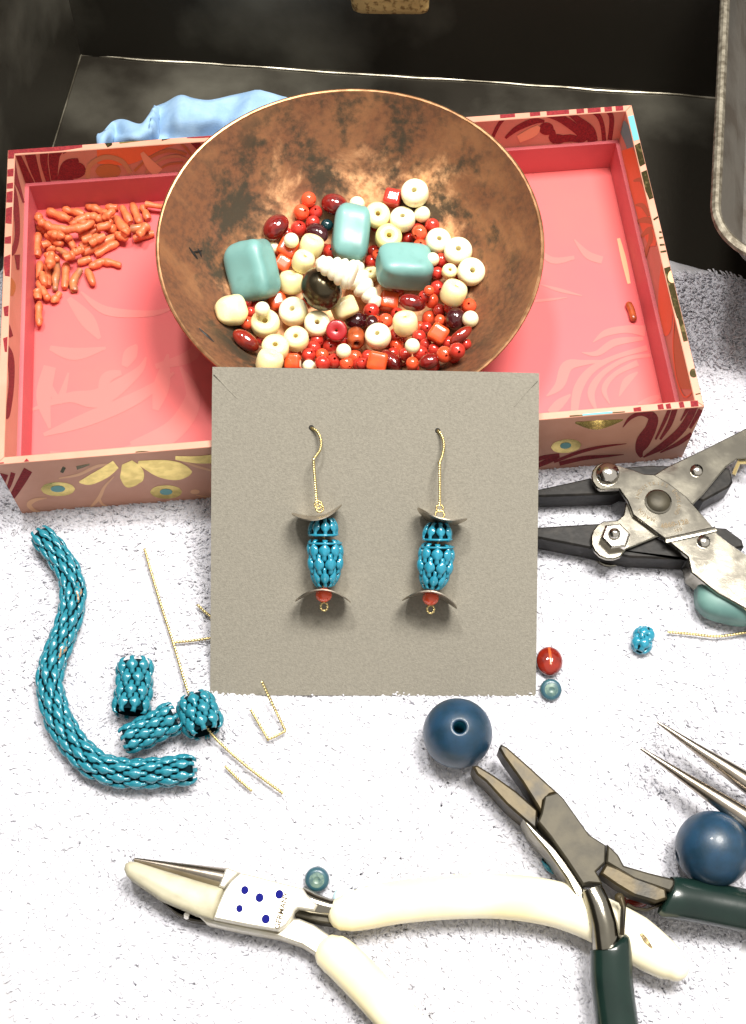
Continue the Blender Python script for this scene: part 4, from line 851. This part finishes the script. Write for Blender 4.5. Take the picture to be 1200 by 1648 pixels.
linktube(t, pathz([(876, 1380), (886, 1392), (896, 1402)], .12), lambda s: .075, 1, 3, 'enamel2', llen=1.1, wfac=.9)
# ---------------------------------------------------------------- twisted gold wires
def twist(P, r=.02, per=.045, up=(0, 0, 1)):
    P = np.array(P, float); seg = np.r_[0, np.cumsum(np.linalg.norm(np.diff(P, axis=0), axis=1))]; n = max(8, int(seg[-1] / (per / 5))); s = np.linspace(0, seg[-1], n)
    Q = np.stack([np.interp(s, seg, P[:, i]) for i in range(3)], 1); T, S, U = frames(Q, up); ns = 8; V = []; Fc = []
    for k in range(n):
        a0 = s[k] / per * math.pi
        for j in range(ns):
            a = 2 * math.pi * j / ns; rr = r * (1 + .28 * math.cos(2 * (a - a0))); V.append(Q[k] + S[k] * rr * math.cos(a) + U[k] * rr * math.sin(a))
    for k in range(n - 1):
        for j in range(ns): j2 = (j + 1) % ns; Fc.append((k * ns + j, k * ns + j2, (k + 1) * ns + j2, (k + 1) * ns + j))
    Fc += [tuple(range(ns))[::-1], tuple(range((n - 1) * ns, n * ns))]; return V, Fc
def wire(pts, z, label, n=6):
    P = pathz(pts, z, n); tagit(part('gold_wire', twist(P), M['brass'], smooth=60), label, 'wire', 'twisted gold wires on the towel')
wire([(232, 883), (256, 965), (280, 1040), (303, 1116), (325, 1160), (352, 1194), (400, 1236), (455, 1277)], lambda k: .16 + .12 * math.exp(-((k - 23) / 5) ** 2), 'longest twisted gold wire, threaded through the chipped barrel of links')
wire([(279, 1034), (310, 1031), (345, 1026)], .15, 'short level gold wire between the longest wire and the card edge')
wire([(317, 973), (330, 985), (346, 998)], .15, 'short slanting gold wire end peeking out left of the card')
wire([(362, 1233), (383, 1254), (405, 1273)], .13, 'short straight gold wire below the barrel of links')
wire([(1074, 1017), (1110, 1020), (1150, 1024), (1180, 1021), (1215, 1015)], .14, 'twisted gold wire at the right edge beside the turquoise knot')
Pu = [at(421, 1096, .40), at(430, 1116, .3), at(444, 1145, .2), at(459, 1176, .15), at(445, 1184, .15), at(431, 1190, .15), at(417, 1166, .15), at(403, 1142, .15)]
tagit(part('gold_wire', twist(Pu), M['brass'], smooth=60), 'gold wire bent in a U, lying over the lower edge of the card', 'wire', 'twisted gold wires on the towel')
# ---------------------------------------------------------------- earrings
def bentdisc(C_, roll, tiltd, rad, bend, sag=0):
    """disc whose plane normal is along card up; ends bend up (bend>0) or down"""
    u = CX * math.cos(roll) + CY * math.sin(roll); v = -CX * math.sin(roll) + CY * math.cos(roll)
    n_ = CN * math.cos(tiltd) + v * math.sin(tiltd); v2 = v * math.cos(tiltd) - CN * math.sin(tiltd)
    V = []; Fc = []; nr, ns = 9, 40
    for side in (0, 1):
        for i in range(nr + 1):
            r = rad * i / nr if i else 1e-3
            for j in range(ns):
                a = 2 * math.pi * j / ns; x, y = r * math.cos(a), r * math.sin(a)
                V.append(C_ + u * x + n_ * y + v2 * (bend * (x / rad) ** 2 + sag * (y / rad) ** 2 - side * .018))
    m = (nr + 1) * ns
    for side in (0, 1):
        for i in range(nr):
            for j in range(ns):
                k = (j + 1) % ns; f = (side * m + i * ns + j, side * m + i * ns + k, side * m + (i + 1) * ns + k, side * m + (i + 1) * ns + j); Fc.append(f if side else f[::-1])
    for j in range(ns): k = (j + 1) % ns; Fc.append((nr * ns + j, nr * ns + k, m + nr * ns + k, m + nr * ns + j))
    return V, Fc
def ring3(C_, r, wr, nrm=None, squash=1.):
    P = [C_ + CX * r * squash * math.cos(a) + CY * r * math.sin(a) for a in np.linspace(0, 2 * math.pi, 25)]; return twist(P, wr, .04, up=tuple(CN))
def earring(label, hook, loop, dC, droll, dtilt, hp, bp, lC, lroll, ltilt, rb_, ep, hb=.085):
    hx, hy = ze(*hook[0]); t = thing('earring', label, 'earring', oncard(hx, hy), 'pair of earrings on the card')
    H = .31
    pts = crom(hook, 7)[:, :2]; P = []
    for k, (x, y) in enumerate(pts):
        q = k / (len(pts) - 1); h = .01 + H * min(1, (q * 1.15)) ** .75; P.append(oncard(*ze(x, y), h))
    P = [oncard(*ze(*hook[0]), -.03)] + P
    part('ear_hook', twist(P, .020, .034, up=tuple(CN)), M['brass'], t, smooth=60)
    for (x, y, r) in loop: part('wire_loop', ring3(oncard(*ze(x, y), H + .0), r / 3.75 / 104, .014), M['brass'], t, smooth=60)
    part('hat_disc', bentdisc(oncard(*ze(*dC), H), droll, dtilt, .385, .13), M['silver'], t, smooth=50)
    hpath = [oncard(*ze(*hp[0]), H), oncard(*ze(*hp[1]), H)]; linktube(t, crom(hpath, 3), lambda s: .145 + .065 * math.sin(math.pi * .5 * min(1, s * 1.3)), 1, 8, 'enamel', up=tuple(CN), llen=1.15, wfac=.88, phase=.25)
    part('cap_rim', tube([hpath[1] + (CX * math.cos(a) + CN * math.sin(a)) * .218 for a in np.linspace(0, 2 * math.pi, 25)], .018, 6, caps=False), M['enamel'], t)
    bpath = [oncard(*ze(*bp[0]), H), oncard(*ze(*bp[1]), H)]
    linktube(t, crom(bpath, 6), lambda s: (.236 + .018 * math.sin(math.pi * min(1, s * 1.3))) - .085 * max(0, s - .5) ** 1.6 / .5 ** 1.6, 3, 8, 'enamel', up=tuple(CN), llen=1.55, wfac=.9)
    part('body_rim', tube([bpath[0] + (CX * math.cos(a) + CN * math.sin(a)) * .243 for a in np.linspace(0, 2 * math.pi, 25)], .017, 6, caps=False), M['enamel'], t)
    part('head_pin', twist([oncard(*ze(*dC), H), oncard(*ze(*bp[0]), H), oncard(*ze(*lC), H)], .016, .04), M['brass'], t, smooth=60)
    part('base_disc', bentdisc(oncard(*ze(*lC), H), lroll, ltilt, .42, -.17), M['silver'], t, smooth=50)
    part('red_bead', lathe(roundprof(.125, .02, 12, .86), 24, oncard(*ze(*rb_), H + .06), CY, True), M['redo'], t, smooth=80)
    part('end_loop', ring3(oncard(*ze(*ep), H + .03), .062, .0155, squash=.85), M['brass'], t, smooth=60)
earring('left earring of turquoise links between silver discs, hook slightly bent sideways', [(228, 108), (262, 130), (285, 180), (280, 240), (246, 290), (242, 320), (262, 560)], ((270, 572, 22), (278, 592, 22)), (268, 645), .17, -.06, ((300, 652), (300, 752)), ((312, 802), (312, 1054)), (300, 1085), -.02, .12, (303, 1117), (305, 1186))
earring('right earring of turquoise links between silver discs, upper disc tilting down right', [(990, 124), (1016, 158), (1027, 215), (1018, 275), (1000, 320), (1003, 340), (1003, 575)], ((1003, 592, 20), (1003, 632, 26)), (1008, 672), -.22, .16, ((994, 680), (987, 780)), ((988, 826), (958, 1070)), (950, 1102), -.14, .16, (948, 1136), (948, 1202))
# ---------------------------------------------------------------- loose beads on the towel
def ball(px, py, rp, label, hole=None):
    P = at(px, py, .55); r = rp * ((P - CAM) @ FW) / FPX; P = at(px, py, r + .03); r = rp * ((P - CAM) @ FW) / FPX
    ax = VIEW + np.array([0, .34, .0]) if hole else np.array([1, .2, .1]); t = thing('blue_bead', label, 'bead', (P[0], P[1], P[2] - r), 'large frosted blue beads')
    a0 = math.asin(.2); pr = [(r * math.cos(a), r * math.sin(a)) for a in np.linspace(-math.pi / 2 + a0, math.pi / 2 - a0, 40)]
    h = pr[-1][1]; pr += [(r * .19, h * .985), (r * .165, h * .95), (r * .16, h * .3), (r * .16, -h * .3), (r * .165, -h * .95)]
    part('bead_body', lathe(pr, 64, P, tuple(ax), True), M['blueg'], t, smooth=70)
    axn = ax / np.linalg.norm(ax); bv, bf = lathe([(1e-4, -.35 * r), (r * .157, -.35 * r), (r * .157, h * .94)], 24, P, tuple(ax)); bf.pop(); part('bore', (bv, bf), M['bluehole'], t)
ball(736, 1180, 56, 'large frosted dark blue round bead with hole facing up, touching plier tip', True)
ball(1147, 1366, 60, 'large frosted dark blue round bead at right, under the pointed jaws')
def ovaltowel():
    px, py = 884, 1064; P = at(px, py, .17); V, Fc = lathe([(1e-4, -1)] + [(math.cos(a), math.sin(a)) for a in np.linspace(-1.45, 1.45, 17)] + [(1e-4, 1)], 32)
    V = np.array(V) * [.205, .235, .14] + P; o = part('oval_bead', (V, Fc), M['carnl'], smooth=80); tagit(o, 'glossy red-orange translucent oval bead beside the card lower right edge', 'bead')
    part('bore_stripe', tube([P + [-.005, .19, .085], P + [-.005, .1, .128], P + [0, 0, .142], P + [0, -.1, .128]], .022, 6, rb=.006), M['amber'], o)
ovaltowel()
def smallring(px, py, rp, label, tiltv, h=.7):
    r = rp / 98; P = at(px, py, r * h + .05); ax = VIEW + np.array(tiltv); t = thing('ring_bead', label, 'bead', (P[0], P[1], .02), 'small slate blue ring beads')
    part('bead_body', lathe(ringprof(r, r * h, r * .16, .55), 32, P, tuple(ax), True), M['bluering'], t, smooth=60)
    axn = ax / np.linalg.norm(ax); part('worn_face', lathe([(r * .17, 0), (r * .3, .012), (r * .62, .004), (r * .66, -.01)], 28, P + axn * r * h, tuple(ax)), M['ringin'], t)
smallring(886, 1110, 16, 'small slate blue ring bead just below the red oval bead', (0, .1, .1), .5)
smallring(510, 1415, 17, 'small dark blue ring bead above the white-handled pliers', (0, .1, .2), .6)
V, Fc = lathe(roundprof(.16, .04, 10, .7), 24, at(553, 1446, .12), (.3, .2, 1), True); tagit(part('aqua_bead', (V, Fc), M['pale'], smooth=70), 'small pale aqua bead half hidden at the white plier handle', 'bead')
V, Fc = lathe([(1e-4, -1)] + [(math.cos(a), math.sin(a)) for a in np.linspace(-1.45, 1.45, 15)] + [(1e-4, 1)], 28); V = np.array(V) * [.24, .17, .13] + at(1022, 1442, .16)
tagit(part('oval_bead', (V, Fc), M['carnl'], smooth=80), 'dark red translucent bead beneath the green-handled plier stem', 'bead')
V, Fc = rbox(at(1175, 962, .32), (.55, .42, .30), np.array(Euler((0, 0, -.2)).to_matrix()), .75, 14, .06); tagit(part('teal_stone', (V, Fc), M['stone'], smooth=80), 'smooth grey-teal stone nugget under the steel plier handle at right', 'stone')
# ---------------------------------------------------------------- parallel pliers (upper right)
zp = ZM(860, 670, 3.529)
t = thing('parallel_pliers', 'steel parallel pliers with black jaws and riveted handles, right of the card', 'pliers', at(1060, 860, 0))
part('jaw', pxprism(zp, [(-90, 445), (20, 413), (330, 345), (500, 287), (650, 276), (770, 278), (900, 290), (1060, 270), (1112, 305), (1128, 370), (1108, 400), (960, 480), (820, 440), (600, 430), (500, 420), (460, 440), (250, 448), (20, 455), (-90, 462)], .12, .52, .03), M['black'], t)
part('jaw', pxprism(zp, [(-90, 636), (20, 628), (300, 610), (420, 604), (560, 600), (700, 690), (800, 740), (862, 782), (885, 840), (860, 812), (700, 806), (540, 800), (300, 745), (20, 690), (-90, 680)], .12, .52, .03), M['black'], t)
part('jaw_heel', pxprism(zp, [(1020, 628), (1090, 633), (1180, 700), (1190, 740), (1100, 760), (1020, 700)], .15, .58, .03), M['black'], t)
circ = lambda cx, cy, r, a0, a1, n: [(cx + r * math.cos(R(a)), cy + r * math.sin(R(a))) for a in np.linspace(a0, a1, n)]
under = circ(432, 700, 112, 60, 250, 10) + [(470, 590), (505, 560), (520, 490), (600, 400), (680, 332), (760, 282), (850, 240), (1000, 168), (1230, 52), (1300, 20), (1300, 180), (1215, 238), (1150, 242), (1090, 285), (1030, 355), (960, 440), (900, 500), (860, 620), (760, 670), (694, 684), (600, 722), (520, 755)]
over = circ(405, 340, 82, 110, 300, 9) + [(500, 285), (560, 302), (620, 326), (680, 330), (760, 376), (860, 452), (920, 520), (1000, 610), (1042, 668), (1120, 728), (1215, 792), (1330, 870), (1330, 1180), (1215, 1100), (1040, 1005), (890, 886), (872, 800), (735, 690), (640, 620), (560, 560), (528, 480), (480, 412)]
part('handle_plate', pxprism(zp, under, .56, .62, .018), M['steel'], t)
part('handle_plate', pxprism(zp, over, .63, .70, .018), M['steel'], t)
part('handle_plate', pxprism(zp, circ(432, 740, 112, 0, 350, 24), .06, .11, .015), M['steel'], t)
part('handle_channel', pxprism(zp, [(872, 810), (1020, 900), (1215, 1010), (1330, 1080), (1330, 1180), (1215, 1100), (1040, 1005), (888, 888)], .22, .64, .06), M['steel'], t)
part('ridge', tube([at(*zp(745, 706), .70), at(*zp(880, 676), .71), at(*zp(1030, 642), .70)], .05, 8, rb=.018), M['steel'], t)
def dome(zm, x, y, rp, s, z, h, mt, name='rivet', par=None):
    r = rp / s * .0098; P = at(*zm(x, y), z); return part(name, lathe([(r, 0), (r * 1.0, h * .15), (r * .9, h * .55), (r * .6, h * .85), (r * .3, h * .98), (1e-4, h)], 28, P), M[mt], par, smooth=60)
dome(zp, 415, 328, 68, 3.53, .70, .16, 'chrome', par=t); dome(zp, 702, 486, 72, 3.53, .70, .09, 'steeld', par=t); dome(zp, 920, 308, 38, 3.53, .62, .08, 'chrome', par=t); dome(zp, 960, 712, 38, 3.53, .70, .08, 'chrome', par=t)
part('rivet_ring', lathe([(.215, 0), (.215, .02), (.19, .03), (.185, 0)], 30, at(*zp(702, 486), .7)), M['steel'], t)
nutc = at(*zp(452, 700), .62); hexp = [(nutc[0] + .235 * math.cos(R(a + 8)), nutc[1] + .235 * math.sin(R(a + 8))) for a in range(0, 360, 60)]
part('nut', prism(hexp, .62, .78, .03), M['chrome'], t); dome(zp, 452, 672, 34, 3.53, .78, .12, 'chrome', 'bolt_end', t)
part('spring', tube([at(*zp(1130, 330), .5), at(*zp(1160, 262), .55), at(*zp(1230, 262), .55), at(*zp(1300, 290), .5)], .035, 8), M['brass'], t)
cw = at(*zp(702, 486), .702)
for k, ch_ in enumerate('INDUSTRIES'):
    a = R(222 - k * 19.5); 
    if k < 5: continue
def arctext(s, r, a0, da, size):
    for k, c in enumerate(s):
        if c == ' ': continue
        a = R(a0 - k * da); P = cw + np.array([math.cos(a) * r, math.sin(a) * r, 0]); text(c, topx(P), math.degrees(a) - 90, size, .7015, M['engd'], t, 'engraved_letter')
arctext('INDUSTRIES ENGLAND', .33, 168, 12.0, .085); arctext('MAUN', .33, 250, 14, .095)
text('4860-128', zp(795, 612), 12, .12, .7015, M['engd'], t); text('160', zp(815, 645), 12, .09, .7015, M['engd'], t)
# ---------------------------------------------------------------- nylon-jaw pliers (lower left)
zq = ZM(170, 1340, 2.79)
t = thing('nylon_jaw_pliers', 'pliers with one cream nylon jaw, blue-dotted steel head and white handles', 'pliers', at(420, 1460, 0))
part('nylon_jaw', pxprism(zq, [(78, 160), (84, 135), (105, 124), (135, 128), (300, 180), (440, 222), (528, 246), (505, 325), (478, 388), (400, 366), (250, 300), (150, 232), (90, 190)], .16, .62, .07), M['nylon'], t, smooth=45)
part('jaw_core', pxprism(zq, [(250, 310), (330, 350), (400, 378), (500, 400), (500, 410), (380, 395), (320, 370)], .10, .36, .03), M['steeld'], t)
part('set_screw', lathe([(1e-4, .05), (.04, .05), (.055, .0)], 12, at(*zq(365, 372), .34)), M['chrome'], t)
part('cone_jaw', tube([at(*zq(128, 121), .40), at(*zq(330, 163), .40), at(*zq(540, 208), .40)], [.028, .085, .15], 24), M['cone'], t, smooth=60)
part('collar', pxprism(zq, [(540, 155), (602, 178), (560, 215), (530, 250), (506, 240)], .2, .62, .025), M['steelw'], t)
part('head_plate', pxprism(zq, [(602, 180), (645, 188), (760, 218), (885, 250), (905, 280), (950, 325), (935, 350), (862, 338), (848, 350), (840, 372), (812, 412), (775, 438), (640, 416), (482, 385), (500, 330), (530, 262), (560, 216)], .36, .66, .025), M['steelw'], t)
part('head_half', pxprism(zq, [(400, 360), (480, 388), (640, 420), (770, 446), (842, 384), (870, 386), (930, 410), (1030, 478), (1030, 560), (1010, 600), (950, 550), (880, 505), (780, 470), (600, 438), (450, 405)], .12, .46, .03), M['steelw'], t)
part('handle_stem', tube([at(*zq(870, 292), .46), at(*zq(930, 318), .45), at(*zq(1000, 338), .42), at(*zq(1090, 345), .38)], [.17, .15, .13, .13], 14, rb=[.16, .15, .14, .14]), M['steel'], t, smooth=60)
part('handle_stem', pxprism(zq, [(848, 344), (880, 346), (1060, 388), (1060, 416), (960, 402), (850, 374)], .1, .42, .02), M['steeld'], t)
for x, y, r in ((624, 258, 15), (690, 292, 16), (779, 277, 16), (600, 341, 13), (718, 388, 16)): part('blue_dot', lathe([(1e-4, .004), (r / 2.79 / 100 * .9, .004), (r / 2.79 / 100, .0)], 16, at(*zq(x, y), .661), sx=1., sy=1.1), M['ink'], t)
text('GERMANY', zq(790, 350), 76, .108, .663, M['engr'], t)
hp = [(553, 1470), (575, 1465), (640, 1452), (720, 1444), (800, 1442), (880, 1452), (945, 1472), (1010, 1505), (1060, 1538), (1086, 1556)]
P = pathz(hp, .42, 5); n = len(P); wd = np.interp(np.linspace(0, 1, n), [0, .05, .15, .4, .6, .8, .95, 1], [.24, .26, .29, .31, .32, .34, .25, .20])
part('handle_grip', tube(P, wd, 22, rb=np.minimum(wd * .95, .27), rnd=True), M['vinyl'], t, smooth=60)
hp = [(532, 1533), (550, 1545), (590, 1585), (640, 1640), (690, 1700), (730, 1760)]
P = pathz(hp, .38, 5); n = len(P); wd = np.interp(np.linspace(0, 1, n), [0, .08, .3, 1], [.25, .27, .28, .29])
part('handle_grip', tube(P, wd, 22, rb=wd * .85, rnd=True), M['vinyl'], t, smooth=60)
part('scuff_mark', tube([at(1031, 1502, .70), at(1040, 1514, .70), at(1049, 1526, .685)], [.02, .035, .015], 8, rb=.012), M['scuff'], t)
# ---------------------------------------------------------------- green-handled pliers
zg = ZM(660, 1100, 2.2222)
t = thing('green_handled_pliers', 'chain-nose pliers with worn steel jaws and dark green handles, over white handle', 'pliers', at(930, 1380, 0))
zj = lambda x, y: .62
part('jaw', pxprism(zg, [(317, 230), (325, 216), (346, 226), (430, 300), (528, 390), (500, 398), (478, 420), (470, 462), (455, 440), (400, 352), (335, 262)], .32, .72, .03), M['steelj'], t)
part('jaw', pxprism(zg, [(222, 295), (240, 291), (300, 328), (380, 385), (456, 452), (452, 524), (404, 484), (345, 432), (270, 350), (238, 325)], .14, .62, .03), M['steelj'], t)
part('head_plate', pxprism(zg, [(482, 402), (527, 389), (548, 410), (580, 455), (640, 540), (700, 578), (697, 640), (664, 672), (688, 716), (640, 712), (618, 718), (560, 630), (500, 545), (458, 494), (470, 462)], .42, .80, .02), M['steeld'], t)
part('head_half', pxprism(zg, [(404, 484), (452, 524), (520, 590), (560, 640), (615, 722), (640, 820), (655, 900), (640, 860), (600, 780), (560, 700), (490, 600), (430, 530)], .16, .66, .03), M['steelm'], t)
part('handle_stem', tube([at(*zg(650, 735), .72), at(*zg(672, 790), .72), at(*zg(692, 860), .68), at(*zg(704, 950), .62)], [.15, .17, .19, .20], 18, rb=[.12, .16, .18, .18]), M['steel'], t, smooth=60)
part('handle_stem', pxprism(zg, [(705, 573), (745, 612), (765, 650), (850, 675), (965, 704), (930, 745), (800, 700), (700, 640)], .3, .66, .03), M['steeld'], t)
part('handle_stem', pxprism(zg, [(700, 643), (745, 660), (800, 690), (870, 715), (915, 734), (920, 770), (882, 782), (800, 758), (740, 722), (680, 680)], .42, .74, .03), M['steelj'], t)
part('leaf_spring', tube([at(*zg(772, 792), .45), at(*zg(800, 806), .45), at(*zg(842, 812), .45), at(*zg(895, 792), .45)], .022, 8, rb=.12), M['steelj'], t, smooth=60)
part('leaf_spring', tube([at(*zg(752, 768), .82), at(*zg(762, 800), .82), at(*zg(757, 900), .78)], [.05, .038, .035], 8, rb=.06), M['steelj'], t, smooth=60)
part('spring_tip', lathe(roundprof(.068, .01, 8, .7), 16, at(*zg(748, 766), .83), (0, 0, 1), True), M['steelj'], t, smooth=60)
P = np.array([at(*zg(716, 935), .66), at(*zg(718, 975), .64), at(*zg(720, 1060), .58), at(*zg(732, 1160), .5), at(*zg(748, 1280), .42)]); P = crom(P, 5); n = len(P)
def grip(P, wd, hb, skew):
    V, Fc = tube(P, wd, 22, rb=hb, rnd=False); return V, Fc
wd = np.interp(np.linspace(0, 1, n), [0, .06, .2, 1], [.22, .275, .285, .29]); V, Fc = tube(P, wd, 24, rb=wd * .8)
V = np.array(V)
for i in range(3 * 24):     # slanted cut end of the vinyl sleeve
    f = 1 - i // 24 / 3; V[i] += np.array([0, .75 * (V[i][0] - P[0][0] - .02) * f, 0])
part('handle_grip', (V, Fc), M['green'], t, smooth=60)
P = crom(np.array([at(*zg(915, 765), .58), at(*zg(960, 768), .56), at(*zg(1060, 785), .5), at(*zg(1200, 812), .45), at(*zg(1330, 840), .4)]), 5); n = len(P)
wd = np.interp(np.linspace(0, 1, n), [0, .06, .2, 1], [.22, .27, .29, .30]); V, Fc = tube(P, wd, 24, rb=wd * .8); V = np.array(V)
for i in range(3 * 24): f = 1 - i // 24 / 3; V[i] += np.array([.6 * (V[i][1] - P[0][1]) * f, 0, 0])
part('handle_grip', (V, Fc), M['green'], t, smooth=60)
# ---------------------------------------------------------------- round-nose pliers at the right edge
zr_ = ZM(840, 990, 3.3333)
t = thing('round_nose_pliers', 'round-nose pliers reaching in from the right edge, two polished tapering cones', 'pliers', at(1180, 1260, 0))
part('cone_jaw', tube([at(*zr_(635, 714), .62), at(*zr_(900, 890), .66), at(*zr_(1200, 1088), .76), at(*zr_(1500, 1290), .86)], [.020, .085, .155, .21], 28), M['cone'], t, smooth=60)
part('cone_jaw', tube([at(*zr_(725, 573), .58), at(*zr_(950, 725), .60), at(*zr_(1200, 893), .66), at(*zr_(1500, 1090), .76)], [.020, .080, .150, .21], 28), M['cone'], t, smooth=60)
part('head_plate', pxprism(zr_, [(1480, 1060), (1600, 1040), (1750, 1180), (1700, 1350), (1480, 1340)], .5, 1.1, .05), M['steel'], t)
